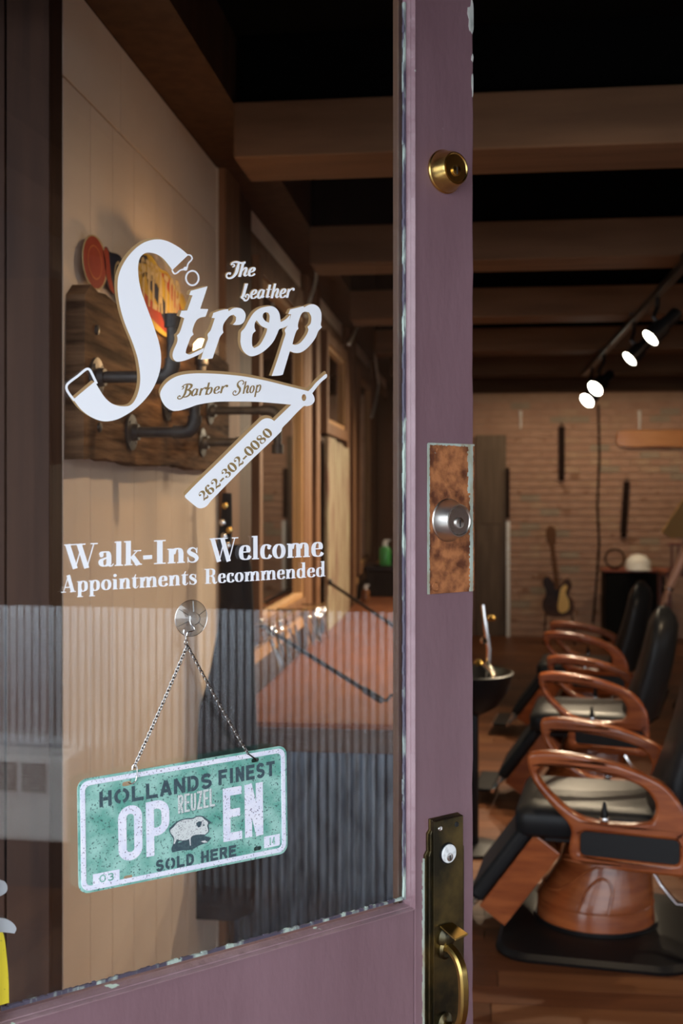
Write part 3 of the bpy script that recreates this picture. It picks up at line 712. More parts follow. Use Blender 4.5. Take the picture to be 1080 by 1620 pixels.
p_out = D_([(740, 165), (745, 178), (800, 150), (850, 145), (900, 175), (928, 230), (932, 310), (925, 365), (937, 390), (900, 430), (870, 500), (820, 570), (760, 630), (700, 662), (640, 662), (595, 645), (520, 895), (490, 905), (400, 910), (460, 740), (530, 520), (548, 460), (540, 420), (572, 370), (608, 252), (577, 248), (597, 200), (680, 180)])
p_h = D_([(755, 225), (800, 232), (822, 280), (815, 350), (782, 385), (792, 420), (760, 490), (700, 560), (650, 578), (622, 570), (640, 500), (665, 430), (687, 405), (680, 370), (700, 290), (725, 240)])
z_out = E_([(48, 205), (60, 165), (100, 120), (160, 90), (240, 78), (340, 78), (450, 85), (560, 98), (680, 122), (800, 152), (920, 182), (938, 165), (965, 132), (1000, 100), (1022, 82), (1031, 83), (1030, 100), (1000, 125), (970, 160), (944, 195), (955, 215), (957, 240), (940, 262), (915, 270), (893, 271), (800, 365), (768, 398), (760, 420), (560, 612), (350, 825), (320, 860), (290, 872), (265, 866), (195, 808), (195, 795), (400, 592), (640, 357), (670, 342), (700, 345), (720, 358), (820, 262), (750, 255), (620, 245), (500, 243), (380, 245), (270, 262), (210, 283), (150, 298), (110, 293), (70, 260)])
piv = E_(ell(895, 220, 13, 20, 16))
shapes = [('letter', [s_out], (-4.8, -2.2)), ('letter', [t_out], (-4.6, -1.2)), ('letter', [r_out], (-4.6, -1.2)), ('letter', [o_out, o_h1, o_h2], (-4.2, -1.6)), ('letter', [p_out, p_h], (-4.2, -.8)), ('razor_emblem', [z_out, piv], (-2.2, -4.8))]
sm = [(n, [smooth2(l, True, 5) for l in ls], o) for n, ls, o in shapes]
gold = MB()
for i, (n, ls, off) in enumerate(sm):
    for q in (1, .66, .33):
        gold.prism([[(x + off[0] * q, y + off[1] * q) for x, y in l] for l in ls], gfn, -.0001 - .00002 * i - .00001 * q, None)
smallw = []
for word, p0, p1, cap in (('The', (361, 439), (402, 437), 24), ('Leather', (380, 473.5), (461, 471), 25)):
    smallw += typeset(word, SCR, p0, p1, cap, .15, .06, .22)
for ly in smallw:
    g = letter_mesh([[[(q[0] - 1.2, q[1] - .9) for q in poly] for poly in lay] for lay in ly], gfn, -.00025, .000002)
    n = len(gold.v); gold.v += g.v; gold.f += [tuple(n + i for i in f) for f in g.f]
logo = gold.build('logo_decal', 'vinyl_gold', door, fix=False); tag(logo, 'gold drop shadow of the razor and strop logo on the glass')
for n, ls, off in sm: 
    o = MB().prism(ls, gfn, -.0005, None).build(n, 'vinyl_white', logo, fix=False)
    if n == 'razor_emblem': tag(o, 'white open straight razor')
wires = MB()
for pts, wd in ((B_([(125, 512), (90, 470), (68, 430), (70, 402), (92, 378), (150, 335), (205, 290), (225, 288), (240, 305), (262, 350), (282, 392)]), 3.9),
                (A_([(858, 292), (885, 298), (901, 328), (893, 348), (865, 377), (852, 402), (847, 428), (828, 444)]), 2.3), (A_([(834, 446), (800, 449), (770, 460), (740, 485), (712, 492), (686, 455)]), 2.3)):
    p = smooth2(pts, False, 4, 100)
    for q in ribbon(p, [wd] * len(p)): wires.quad(*[gfn(v[0], v[1], -.00055) for v in q])
p = A_(ell(903, 540, 68, 77, 28))
for q in ribbon(p, [2.7] * 28, True): wires.quad(*[gfn(v[0], v[1], -.0006) for v in q])
wires.prism([A_(ell(830, 440, 22, 22, 12))], gfn, -.00065, None)
wires.build('strop_hook', 'vinyl_white', logo, fix=False)
def put_word(word, font, p0, p1, cap, T, t, m, parent, h=-.0006, slant=0):
    for ly in typeset(word, font, p0, p1, cap, T, t, slant): letter_mesh(ly, gfn, h, .000012).build('letter', m, parent, fix=False)
for ly in smallw: letter_mesh(ly, gfn, -.0006, .000012).build('letter', 'vinyl_white', logo, fix=False)
put_word('Barber', SCR, (284, 629), (356, 621.5), 20, .12, .05, 'vinyl_brown', logo, -.0008, .2)
put_word('Shop', SCR, (369, 624.5), (412, 620.5), 21, .12, .05, 'vinyl_brown', logo, -.0008, .2)
put_word('262-302-0080', BOD, E_([(302, 834)])[0], E_([(716, 432)])[0], 15, .18, .05, 'vinyl_brown', logo, -.0008)
for word, p0, p1, cap in (('Walk-Ins', (101, 899), (314.5, 889.2), 37.5), ('Welcome', (331, 888), (511.5, 880), 36), ('Appointments', (96.4, 937.6), (311.5, 924.2), 26.2), ('Recommended', (323, 923.8), (515, 911.6), 23.5)):
    put_word(word, BOD, p0, p1, cap, .19, .05, 'vinyl_white', door)

# ================================================================== HANGING PLATE SIGN
def door_thing(name, lx, ly, lz):
    p = HG + U * lx + NA * ly; return empty(name, (p.x, p.y, lz), PHI)
PLY = GL - .012
cr_ = [on_door(x, y, PLY) for x, y in ((122, 1234), (452.5, 1178.5), (454.5, 1349), (124.5, 1415.5))]   # TL TR BR BL
o_l = sum(c[0] for c in cr_) / 4; o_z = sum(c[1] for c in cr_) / 4
sign = door_thing('license_plate_sign', o_l, PLY, o_z)
tag(sign, 'mint green metal plate reading OPEN, hanging by chain from a suction cup', 'sign')
def pfn(u, v, h):
    a = (1 - u) * (1 - v); b = u * (1 - v); c = u * v; d = (1 - u) * v
    return (cr_[0][0] * a + cr_[1][0] * b + cr_[2][0] * c + cr_[3][0] * d - o_l, h, cr_[0][1] * a + cr_[1][1] * b + cr_[2][1] * c + cr_[3][1] * d - o_z)
AR = 2.0
def prr(m, r, n=6):   # rounded rectangle inset by m (in plate heights)
    return [(x / AR, y) for x, y in rrect(m, AR - m, m, 1 - m, r, n)]
slot = lambda u, v: [(u + x / AR, v + y) for x, y in rrect(-.042, .042, -.020, .020, .019, 4)]
slots = [slot(.215, .105), slot(.835, .092), slot(.215, .935), slot(.842, .905)]
MB().prism([prr(0, .085)] + slots, pfn, -.0006, .0008).build('plate', 'mint', sign, fix=True)
MB().prism([prr(.020, .075), prr(.062, .045)], pfn, -.0018, -.0004).build('border', 'plate_white', sign, bevel=.0004)
def plate_word(word, u0, u1, v0, v1, wd, m, st=True, gap=.2, h=-.0011, lw=None):
    n = len(word); ws = [(.55 if c in 'I1' else (1.25 if c == 'O' and st else 1.0)) for c in word]; tot = sum(ws) + gap * (n - 1); k = (u1 - u0) / tot; u = u0
    for c, w_ in zip(word, ws):
        x0, x1 = u * AR, (u + w_ * k) * AR
        if c in 'I1': cxm = (x0 + x1) / 2; x0, x1 = cxm - .5 * wd - .001, cxm + .5 * wd + .001
        polys = sans_polys(c, x0, x1, 0, v1 - v0, wd, st)
        letter_mesh([[[(q[0] / AR, v1 - q[1]) for q in poly] for poly in lay] for lay in polys], pfn, h, .000012).build('letter', m, sign, fix=False)
        u += (w_ + gap) * k
plate_word('HOLLANDS', .092, .612, .135, .272, .031, 'plate_ink')
plate_word('FINEST', .645, .935, .125, .262, .031, 'plate_ink')
plate_word('OP', .172, .405, .300, .785, .074, 'plate_white', False, .16, -.0014)
plate_word('EN', .665, .870, .300, .785, .074, 'plate_white', False, .16, -.0014)
plate_word('SOLD', .340, .520, .830, .935, .025, 'plate_ink'); plate_word('HERE', .555, .730, .830, .935, .025, 'plate_ink')
# small pale word with dark outline
for c, k in zip('REUZEL', range(6)):
    u0 = .447 + k * .0305; lo = sans_polys(c, 0, .052, 0, .165, .020, False)
    for m_, h_, gx_ in (('plate_ink', -.0009, .004), ('plate_cream', -.0012, 0)):
        letter_mesh([[[(u0 + (q[0] + gx_) / AR, .452 - .002 * k - q[1] + gx_) for q in poly] for poly in lay] for lay in lo], pfn, h_, .000012).build('letter', m_, sign, fix=False)
for u0, u1, v0, v1, txt in ((.060, .176, .845, .948, '03'), (.874, .958, .808, .915, '14')):
    MB().prism([[(u0, v0), (u1, v0), (u1, v1), (u0, v1)]], pfn, -.0009, None).build('date_sticker', 'plate_white', sign, fix=False)
    plate_word(txt, u0 + .028, u1 - .026, v0 + .018, v1 - .018, .012, 'mint', False, .25, -.0012)
# pig emblem: dark ground shadow, body, snout, ear and trotters
pg = [(.452, .575), (.462, .535), (.485, .505), (.515, .490), (.545, .480), (.565, .470), (.580, .460), (.600, .462), (.615, .475), (.628, .490), (.634, .520), (.628, .548), (.612, .560), (.596, .575), (.583, .585), (.575, .640), (.583, .690), (.566, .700), (.560, .650), (.548, .625), (.515, .640), (.490, .632), (.480, .665), (.486, .720), (.470, .725), (.464, .670), (.452, .620)]
P5 = lambda pts: [((220 + x * .12963 - 0), (1270 + y * .12963)) for x, y in pts]
def px2uv(px, py):
    a, b = on_door(px, py, PLY); u, v = .5, .5
    for _ in range(12):
        f = pfn(u, v, 0); du = (a - o_l - f[0]); dv = (b - o_z - f[2])
        eu = cr_[1][0] - cr_[0][0]; su = cr_[1][1] - cr_[0][1]; ev = cr_[3][1] - cr_[0][1]
        u += du / eu; v += (dv) / ev
    return u, v
def pig(pts, h, m, name):
    q = [px2uv(*p) for p in P5(pts)]
    return MB().prism([smooth2(q, True, 3, 60)], pfn, h, None).build(name, m, sign, fix=False)
pig([(390, 560), (420, 505), (500, 480), (600, 440), (700, 360), (790, 400), (880, 425), (830, 480), (730, 520), (640, 570), (520, 580), (400, 605)], -.00085, 'plate_ink', 'emblem_shadow')
pig([(362, 310), (385, 290), (430, 245), (500, 205), (580, 185), (650, 182), (700, 158), (770, 160), (810, 185), (850, 215), (880, 240), (845, 262), (850, 350), (800, 398), (720, 405), (660, 420), (640, 470), (645, 530), (605, 540), (600, 470), (480, 470), (440, 530), (405, 525), (412, 440), (372, 370)], -.00095, 'plate_ink', 'emblem_outline')
pig([(378, 330), (420, 290), (455, 245), (540, 205), (650, 195), (700, 170), (760, 172), (790, 200), (835, 235), (825, 280), (838, 345), (800, 385), (720, 385), (650, 400), (625, 430), (628, 520), (615, 520), (606, 440), (560, 455), (490, 455), (455, 440), (430, 500), (415, 500), (420, 420), (385, 370)], -.0011, 'plate_cream', 'pig_emblem')
pig([(690, 250), (720, 225), (760, 225), (740, 290), (715, 300)], -.00125, 'plate_ink', 'pig_ear')
pig([(770, 265), (790, 258), (795, 275), (778, 282)], -.00125, 'plate_ink', 'pig_eye')
pig([(745, 470), (800, 455), (830, 480), (790, 485)], -.00115, 'plate_cream', 'emblem_stone')
mb = MB()
for k in range(26):
    cx, cy = random.uniform(440, 680), random.uniform(225, 440); ln = random.uniform(14, 34)
    q = [px2uv(*p) for p in P5([(cx, cy), (cx + 4, cy), (cx - 3, cy + ln)])]; mb.prism([q], pfn, -.0012, None)
mb.build('hatching', 'plate_ink', sign, fix=False)
# suction cup, hook and chains
cup = on_door(302, 978, GL); CX, CZ = cup[0] - o_l, cup[1] - o_z; gy = GL - PLY
mbc = MB().lathe([(.0245, gy - .0004), (.0248, gy - .0012), (.020, gy - .0032), (.012, gy - .0055), (.0085, gy - .0065), (.008, gy - .012), (.0065, gy - .0135)], 40, (CX, 0, CZ), 'y')
cupo = mbc.build('suction_cup', 'clear_rubber', sign, smooth=True)
mb = MB()
for k in range(6):
    a = math.radians(25 + 60 * k); mb.tube([(CX + .009 * math.cos(a), gy - .0062, CZ + .009 * math.sin(a)), (CX + .0235 * math.cos(a), gy - .0022, CZ + .0235 * math.sin(a))], .0006, 6)
mb.build('rib', 'clear_rubber', cupo, smooth=True)
mb = MB().tube([(CX + .0248 * math.cos(2 * PI * k / 40), gy - .001, CZ + .0248 * math.sin(2 * PI * k / 40)) for k in range(40)], .0004, 6, closed=True); mb.build('rim', 'steel', cupo, smooth=True)
hk = on_door(293.5, 1003, GL - .012); HX, HZ = hk[0] - o_l, hk[1] - o_z
MB().tube(smooth2([(CX - .0065, gy - .0095, CZ + .004), (CX - .007, gy - .011, CZ - .006), (CX - .002, gy - .013, CZ - .014), (HX + .0025, gy - .013, HZ + .002), (HX, gy - .013, HZ - .003), (HX - .003, gy - .013, HZ + .001), (HX - .003, gy - .013, HZ + .006)], False, 4, 120), .0008, 8).build('hook', 'chrome', sign, smooth=True)
def chain(p0, p1, name='chain', ln=.0062):
    p0, p1 = Vector(p0), Vector(p1); d = p1 - p0; L_ = d.length; n = int(L_ / (ln * .72)); d.normalize(); mb = MB()
    a0 = d.cross(Vector((0, 1, 0))).normalized(); b0 = a0.cross(d).normalized()
    for i in range(n):
        c = p0 + d * (L_ * (i + .5) / n); sag = Vector((0, 0, -.002 * math.sin(PI * i / n))); c += sag
        side = (a0 if i % 2 == 0 else b0) ; side = (a0 * math.cos(.6 + i * PI / 2) + b0 * math.sin(.6 + i * PI / 2))
        mb.tube([c + d * (ln / 2 * math.cos(2 * PI * k / 10)) + side * (ln * .30 * math.sin(2 * PI * k / 10)) for k in range(10)], .0008, 5, closed=True)
    o = mb.build(name, 'chain_steel', sign, smooth=True); tag(o, kind='stuff'); return o
pj = on_door(295, 1021, PLY + .002); J = Vector((pj[0] - o_l, .0, pj[1] - o_z))
mb = MB()
for k_, ax in ((0, 0), (1, 1)):
    c = Vector((HX, -.001, HZ - .006 - .005 * k_)); mb.tube([c + Vector(((.0028 if ax else .001) * math.cos(t), (.0008 if ax else .0025) * math.cos(t), .0036 * math.sin(t))) for t in [2 * PI * q / 12 for q in range(12)]], .0007, 6, closed=True)
mb.build('swivel_ring', 'steel', sign, smooth=True)
pl = on_door(211, 1213, PLY); pr = on_door(391, 1192, PLY)
chain(J, (pl[0] - o_l, -.002, pl[1] - o_z)); chain(J, (pr[0] - o_l, -.002, pr[1] - o_z))
s0 = Vector(pfn(.215, .105, 0)); s1 = Vector((pl[0] - o_l, -.002, pl[1] - o_z))
MB().tube(smooth2([s1 + Vector((-.003, 0, -.003)), s1 + Vector((-.001, 0, .003)), s1 + Vector((.003, -.001, .001)), s0 + Vector((.012, -.003, .004)), s0 + Vector((.006, -.001, -.001)), s0 + Vector((.003, .002, .0))], False, 4, 120), .0009, 8).build('chain_hook', 'chrome', sign, smooth=True)
s0 = Vector(pfn(.835, .092, 0)); s1 = Vector((pr[0] - o_l, -.002, pr[1] - o_z))
MB().tube([s1, s0 + Vector((-.002, -.003, .003)), s0 + Vector((.003, .001, .0))], .0011, 8).build('chain_hook', 'black_metal', sign, smooth=True)

# yellow tag with grey tabs, stuck to the glass lower left
yt = door_thing('yellow_label', *(lambda q: (q[0], GL - .001, q[1]))(on_door(0, 1540, GL - .001)))
tag(yt, 'bright yellow printed label on the glass at the lower left, under two grey tabs', 'label')
o_ = on_door(0, 1540, GL - .001)
def yfn(px, py, h): a, b = on_door(px, py, GL - .001); return (a - o_[0], h, b - o_[1])
MB().prism([smooth2([(-60, 1478), (-30, 1470), (0, 1468), (6, 1480), (10, 1510), (13, 1545), (14, 1586), (-20, 1596), (-60, 1606)], True, 3, 40)], yfn, -.0006, .0).build('label_sheet', 'yellow_tag', yt)
for pts in ([(-60, 1395), (-20, 1390), (5, 1393), (11, 1402), (8, 1412), (-10, 1420), (-60, 1424)], [(-60, 1456), (-20, 1452), (4, 1452), (18, 1458), (25, 1468), (22, 1476), (0, 1474), (-60, 1480)]):
    MB().prism([smooth2(pts, True, 3, 60)], yfn, -.0022, -.0006).build('tab', 'tag_grey', yt, bevel=.0006)

# ================================================================== LEFT WALL THINGS
# rustic plank with pipe fixtures
pz0, pz1 = 1.675, 2.055
def plank():
    t = empty('rustic_plank', (XL, 3.18, 1.68)); top = []; bot = []
    n = 30; y0, y1 = 2.425 - 3.18, 3.922 - 3.18
    for k in range(n + 1):
        y = y0 + (y1 - y0) * k / n; bot.append((y, -.004 + .003 * math.sin(k * .5) + random.uniform(-.003, .003))); top.append((y, .375 + .010 * math.sin(k * .5 + 1) + random.uniform(-.004, .004)))
    top[0] = (y0 + .01, .36)
    MB().prism([bot + top[::-1]], lambda a, b, c: (c, a, b), .001, .045).build('board', 'rustic_wood', t, bevel=.004)
    for (px, py) in ((152, 522), (156, 676), (248, 560)):
        q = on_x(px, py, XL + .045); MB().lathe([(.012, .044), (.011, .050), (.006, .052)], 12, (0, q.y - 3.18, q.z - 1.68), 'x').build('bolt', 'iron_pipe', t, smooth=True)
    return tag(t, 'wide rough-sawn dark wooden plank fixed to the cream wall', 'plank')
plank()
def pipe_fix(px, py, ln, label, updown, side=0, bulb=False, name='pipe_fixture'):
    q = on_x(px, py, XL + .045); t = empty(name, (XL + .047, q.y, q.z))
    MB().lathe([(.045, 0), (.045, .006), (.022, .009), (.020, .022)], 20, (0, 0, 0), 'x').build('flange', 'iron_pipe', t, smooth=True, angle=35)
    mb = MB()
    for k in range(4):
        a = PI / 4 + k * PI / 2; mb.lathe([(.006, .006), (.005, .009)], 8, (0, .033 * math.cos(a), .033 * math.sin(a)), 'x')
    mb.build('flange_screw', 'iron_pipe', t); tag(bpy.data.objects[[o.name for o in children(t) if o.name.startswith('flange_screw')][0]], kind='stuff')
    MB().tube([(.008, 0, 0), (ln, 0, 0)], .0135, 14).build('pipe', 'iron_pipe', t, smooth=True)
    MB().tube([(ln - .03, 0, 0), (ln - .005, 0, 0)], .0175, 14).build('collar', 'iron_pipe', t, smooth=True)
    if updown:
        s = updown
        el = smooth2([(ln - .01, 0, 0), (ln + .012, 0, s * .004), (ln + .022, 0, s * .022), (ln + .024, 0, s * .045)], False, 4, 120) if False else [(ln - .01, 0, 0), (ln + .008, 0, s * .002), (ln + .019, 0, s * .012), (ln + .024, 0, s * .026), (ln + .024, 0, s * .04)]
        MB().tube(el, .0175, 14).build('elbow', 'iron_pipe', t, smooth=True)
        MB().tube([(ln + .024, 0, s * .03), (ln + .024, 0, s * .12)], .0135, 14).build('riser', 'iron_pipe', t, smooth=True)
        MB().tube([(ln + .024, 0, s * .11), (ln + .024, 0, s * .14)], .019, 14).build('cap', 'iron_pipe', t, smooth=True)
        if bulb:
            MB().lathe([(.010, s * .14), (.014, s * .155), (.024, s * .185), (.022, s * .205), (.010, s * .218), (.002, s * .220)], 16, (ln + .024, 0, 0)).build('bulb', 'bulb', t, smooth=True)
    return tag(t, label, 'pipe fixture')
pipe_fix(150, 597, .155, 'black iron pipe arm with tall riser, upper left on the plank', 1)
pipe_fix(205, 684, .14, 'black iron pipe arm turning up at its elbow, lowest on the plank', 1)
pipe_fix(318, 700, .14, 'black iron pipe arm at the right end of the plank holding the black cape', 0)
pipe_fix(330, 650, .20, 'black iron pipe arm with a down-turned elbow beside the razor emblem', -1)
pf = pipe_fix(262, 640, .075, 'small pipe lamp with a glowing amber bulb on the plank', 1, bulb=False, name='pipe_lamp')
bq = on_y(282, 577, pf.location.y)
MB().lathe([(.009, .11), (.014, .125), (.022, .150), (.020, .168), (.008, .180), (.001, .182)], 16, (.099, 0, 0)).build('bulb', 'bulb', pf, smooth=True)
pld = bpy.data.lights.new('pipe_lamp_light', 'POINT'); pld.energy = 4.0; pld.color = (1, .6, .28); pld.shadow_soft_size = .03
plo = bpy.data.objects.new('pipe_lamp_light', pld); COL.objects.link(plo); plo.parent = pf; plo.location = (.15, 0, .15)

# tin signs
def wfn(Y0, Z0): return lambda a, b, c: (c, a - Y0, b - Z0)
def wallsign(name, outline_px, m, label, X=XL + .02):
    dx = X - XL - .02
    pts = [on_x(x, y, X) for x, y in outline_px]; Y0 = sum(p.y for p in pts) / len(pts); Z0 = sum(p.z for p in pts) / len(pts)
    t = empty(name, (XL, Y0, Z0)); f = lambda a, b, c: (c + dx, a - Y0, b - Z0)
    MB().prism([smooth2([(p.y, p.z) for p in pts], True, 4, 60)], f, .0185, .0205).build('sign_face', m, t)
    MB().tube([(0, 0, .03), (.019 + dx, 0, .03)], .004, 6).build('nail', 'iron_pipe', t)
    return tag(t, label, 'sign'), f, Y0, Z0
def ellpx(cx, cy, rx, ry, n=20, tilt=0):
    return [(cx + rx * math.cos(2 * PI * k / n) * math.cos(tilt) - ry * math.sin(2 * PI * k / n) * math.sin(tilt), cy + rx * math.cos(2 * PI * k / n) * math.sin(tilt) + ry * math.sin(2 * PI * k / n) * math.cos(tilt)) for k in range(n)]
t1, f1, Y1, Z1 = wallsign('round_tin_sign', ellpx(150, 415, 19, 44, 20, -.12), 'tin_cream', 'round red tin sign with a cream rim on the cream wall')
for i, (rx, ry, m_) in enumerate(((17.4, 42, 'tin_red'), (11, 28, 'tin_orange'), (9.8, 25.5, 'tin_red'))):
    pp = [on_x(x, y, XL + .021) for x, y in ellpx(150, 415, rx, ry, 24, -.12)]
    MB().prism([[(p.y, p.z) for p in pp]], f1, .0208 + .0004 * i, None).build('printed_ring', m_, t1, fix=False)
t2, f2, Y2, Z2 = wallsign('bottle_tin_sign', [(163, 398), (168, 390), (173, 398), (190, 405), (200, 430), (200, 470), (186, 468), (172, 455), (166, 430)], 'tin_navy', 'dark tin sign with a red edge between the round sign and the yellow sign')
pp = [on_x(x, y, XL + .021) for x, y in [(163, 398), (168, 390), (172, 399), (176, 440), (182, 466), (174, 458), (167, 430)]]
MB().prism([[(p.y, p.z) for p in pp]], f2, .0208, None).build('red_edge', 'tin_red', t2, fix=False)
pp = [on_x(x, y, XL + .021) for x, y in ellpx(187, 430, 6, 17)]
MB().prism([[(p.y, p.z) for p in pp], [(on_x(x, y, XL + .021).y, on_x(x, y, XL + .021).z) for x, y in ellpx(187, 430, 4, 12)]], f2, .0208, None).build('printed_ring', 'tin_cream', t2, fix=False)
t3, f3, Y3, Z3 = wallsign('yellow_tin_sign', [(214, 400), (226, 400), (240, 405), (252, 424), (266, 432), (280, 460), (290, 468), (296, 490), (300, 530), (292, 545), (276, 538), (258, 530), (240, 515), (224, 490), (214, 450)], 'tin_yellow', 'large shaped yellow, red and navy tin sign reading TILATOR above the plank', XL + .056)
def wpoly(pts, h, m_, name, par, f):
    pp = [on_x(x, y, XL + .057) for x, y in pts]; MB().prism([[(p.y, p.z) for p in pp]], f, h, None).build(name, m_, par, fix=False)
wpoly([(215, 402), (232, 404), (236, 418), (220, 416), (214, 412)], .0208, 'tin_navy', 'printed_band', t3, f3)
wpoly([(255, 432), (264, 434), (280, 466), (290, 500), (284, 510), (274, 480), (262, 450)], .0208, 'tin_red', 'printed_band', t3, f3)
wpoly([(230, 430), (242, 436), (262, 480), (272, 520), (262, 516), (248, 478), (234, 450)], .0209, 'tin_navy', 'printed_band', t3, f3)
wpoly([(216, 448), (228, 462), (262, 500), (286, 530), (262, 526), (236, 500)], .0207, 'tin_red', 'printed_band', t3, f3)
def wall_word(word, p0, p1, h0, h1, wd, m_, par, f):
    n = len(word)
    for i, c in enumerate(word):
        if c == ' ': continue
        a, b = i / n, (i + .8) / n
        q0 = on_x(p0[0] + (p1[0] - p0[0]) * a, p0[1] + (p1[1] - p0[1]) * a, XL + .057); q1 = on_x(p0[0] + (p1[0] - p0[0]) * b, p0[1] + (p1[1] - p0[1]) * b, XL + .057)
        lo = sans_polys(c, 0, q1.y - q0.y, 0, h0 + (h1 - h0) * i / n, wd, False)
        letter_mesh([[[(q0.y + q[0], q0.z + (q1.z - q0.z) * .0 + q[1]) for q in poly] for poly in lay] for lay in lo], f, .0215, -.00002).build('letter', m_, par, fix=False)
wall_word('TILATOR', (223, 478), (286, 512), .10, .12, .016, 'tin_cream', t3, f3)
wall_word('ESTPR', (216, 432), (252, 452), .05, .05, .010, 'tin_cream', t3, f3)

# black cape on a chrome clip
def cape():
    p = on_y(358, 862, 3.70); t = empty('barber_cape', (p.x, 3.70, 0))
    prof = []   # (py, left px, right px)
    for py, l, r in ((862, 349, 392), (900, 347, 398), (950, 349, 400), (1000, 344, 401), (1060, 333, 401), (1110, 319, 402), (1160, 305, 403), (1220, 296, 404), (1300, 296, 404), (1380, 297, 402), (1440, 298, 398)):
        a, b = on_y(l, py, 3.70), on_y(r, py, 3.70); prof.append((a.z, a.x - p.x, b.x - p.x))
    prof.append((.28, prof[-1][1], prof[-1][2])); rings = []
    for z, a, b in prof:
        c, h = (a + b) / 2, (b - a) / 2; ring = []
        for k in range(40):
            th = 2 * PI * k / 40; f = 1 + .07 * math.sin(5 * th + z * 2) * min(1, (1.5 - z) * 2)
            ring.append((c + h * math.cos(th) * f, .055 * math.sin(th) * f * (.5 + min(1, (1.5 - z) * 1.2)), z))
        rings.append(ring)
    MB().rings(rings).build('cloth', 'black_cloth', t, smooth=True, angle=60)
    zt = prof[0][0]
    MB().tube([(-.01, 0, zt - .02), (0, 0, zt + .08), (.002, 0, 1.60)], [.028, .02, .016], 12).build('neck_strap', 'black_cloth', t, smooth=True)
    for k, (dx, dz_) in enumerate(((.0, .03), (.018, .05), (-.006, .075), (.004, .13), (.012, .0))):
        MB().lathe([(.001, -.026), (.009, -.030), (.011, -.036), (.004, -.040)], 12, (dx, 0, zt + dz_), 'y').build('snap', 'brass' if k % 2 else 'chrome', t, smooth=True)
    return tag(t, 'black barber cape hanging folded from the pipe arm beside the cream wall', 'cape')
cape()

# counter
ct = empty('barber_counter', (-.55, 6.2, 0)); tag(ct, 'long red-brown wooden counter with a corrugated metal end under the mirrors', 'counter')
def C(x0, x1, y0, y1, z0, z1, name, m, **k): return MB().box(x0 + .55, x1 + .55, y0 - 6.2, y1 - 6.2, z0, z1).build(name, m, ct, **k)
CY0, CY1, CXF = 3.92, 10.2, -.20
C(XL + .04, CXF, CY0, CY1, .775, .80, 'countertop', 'counter_wood', bevel=.003)
C(XL + .04, CXF + .012, CY0 - .012, CY0 + .03, .70, .782, 'end_board', 'counter_dark', bevel=.003)
C(CXF - .03, CXF + .012, CY0, CY1, .70, .782, 'front_board', 'counter_dark', bevel=.003)
C(XL + .04, CXF - .03, CY0 + .04, CY1, 0, .70, 'carcass', 'counter_dark')
cm = corr('x', XL + .06, CXF - .01, CY0 + .036, 0.005, .70, .0055, .034); cm.v = [(x + .55, y - 6.2, z) for x, y, z in cm.v]; cm.build('corrugated_sheet', 'corrugated', ct, smooth=True, fix=False)
cm = corr('y', CY0 + .04, CY1, CXF - .028, 0.005, .70, .0055, .034, 1); cm.v = [(x + .55, y - 6.2, z) for x, y, z in cm.v]; cm.build('corrugated_sheet', 'corrugated', ct, smooth=True, fix=False)

# weathered board panel behind the counter
wbp = empty('weathered_board', (XL + .035, 7.1, .80)); tag(wbp, 'pale peeling weathered board panel standing on the counter between mirrors', 'board')
for k in range(3):
    MB().box(0, .025, -.56 + k * .375, -.56 + k * .375 + .37, 0, 1.13 - .015 * k).build('plank', 'weathered', wbp, bevel=.003)

# black rods across the counter
for a, b, lab in (((408, 986, 4.52), (603, 1108, 4.0), 'long thin black metal rod over the near end of the counter, hooked at its tip'), ((520, 921, 6.40), (625, 992, 6.05), 'thin black metal rod over the counter behind the hanging scissors')):
    p0 = on_y(a[0], a[1], a[2]); p1 = on_y(b[0], b[1], b[2]); t = empty('metal_rod', p1)
    v = p0 - p1
    MB().tube([v, (0, 0, 0)], .009, 10).build('rod', 'black_metal', t, smooth=True)
    MB().tube([v * .0, v * .12], .013, 10).build('sleeve', 'black_metal', t, smooth=True)
    MB().tube([(0, 0, 0), (.02, 0, .0), (.035, 0, .02), (.055, 0, .015), (.062, 0, -.01), (.052, 0, -.035)], .006, 8).build('hook', 'black_metal', t, smooth=True)
    MB().lathe([(.02, 0), (.02, .012), (.008, .02)], 12, v, 'x').build('wall_mount', 'black_metal', t)
    tag(t, lab, 'rod')

# scissors and clips hanging from two racks
def scissors():
    t = empty('scissors')
    for s in (-1, 1):
        bl_ = MB().rings([[Vector((0, s * .004 + a, b)) for a, b in ((-.004, 0), (.004, 0), (.004, -.001), (-.004, -.001))], [Vector((.002, s * .004, b)) for b in (-.09, -.0901, -.0902, -.0903)]])
        MB().tube([(0, s * .003, .0), (0, s * .006, -.05), (0, s * .012, -.10)], [.004, .005, .0035], 8).build('blade', 'chrome', t, smooth=True)
        MB().tube([(0, s * .016 + .013 * math.cos(2 * PI * k / 14), .028 + .017 * math.sin(2 * PI * k / 14)) for k in range(14)], .003, 8, closed=True).build('finger_ring', 'chrome', t, smooth=True)
    MB().lathe([(.005, -.005), (.005, .005)], 10, (0, 0, -.03), 'x').build('pivot', 'brass', t)
    return t
sc0 = scissors(); spots = []
for (ax, ay, bx, by, n, Y) in ((428, 1012, 466, 988, 5, 4.9), (482, 985, 512, 975, 4, 5.6)):
    for k in range(n): spots.append((ax + (bx - ax) * k / (n - 1), ay + (by - ay) * k / (n - 1)))
rackpos = []
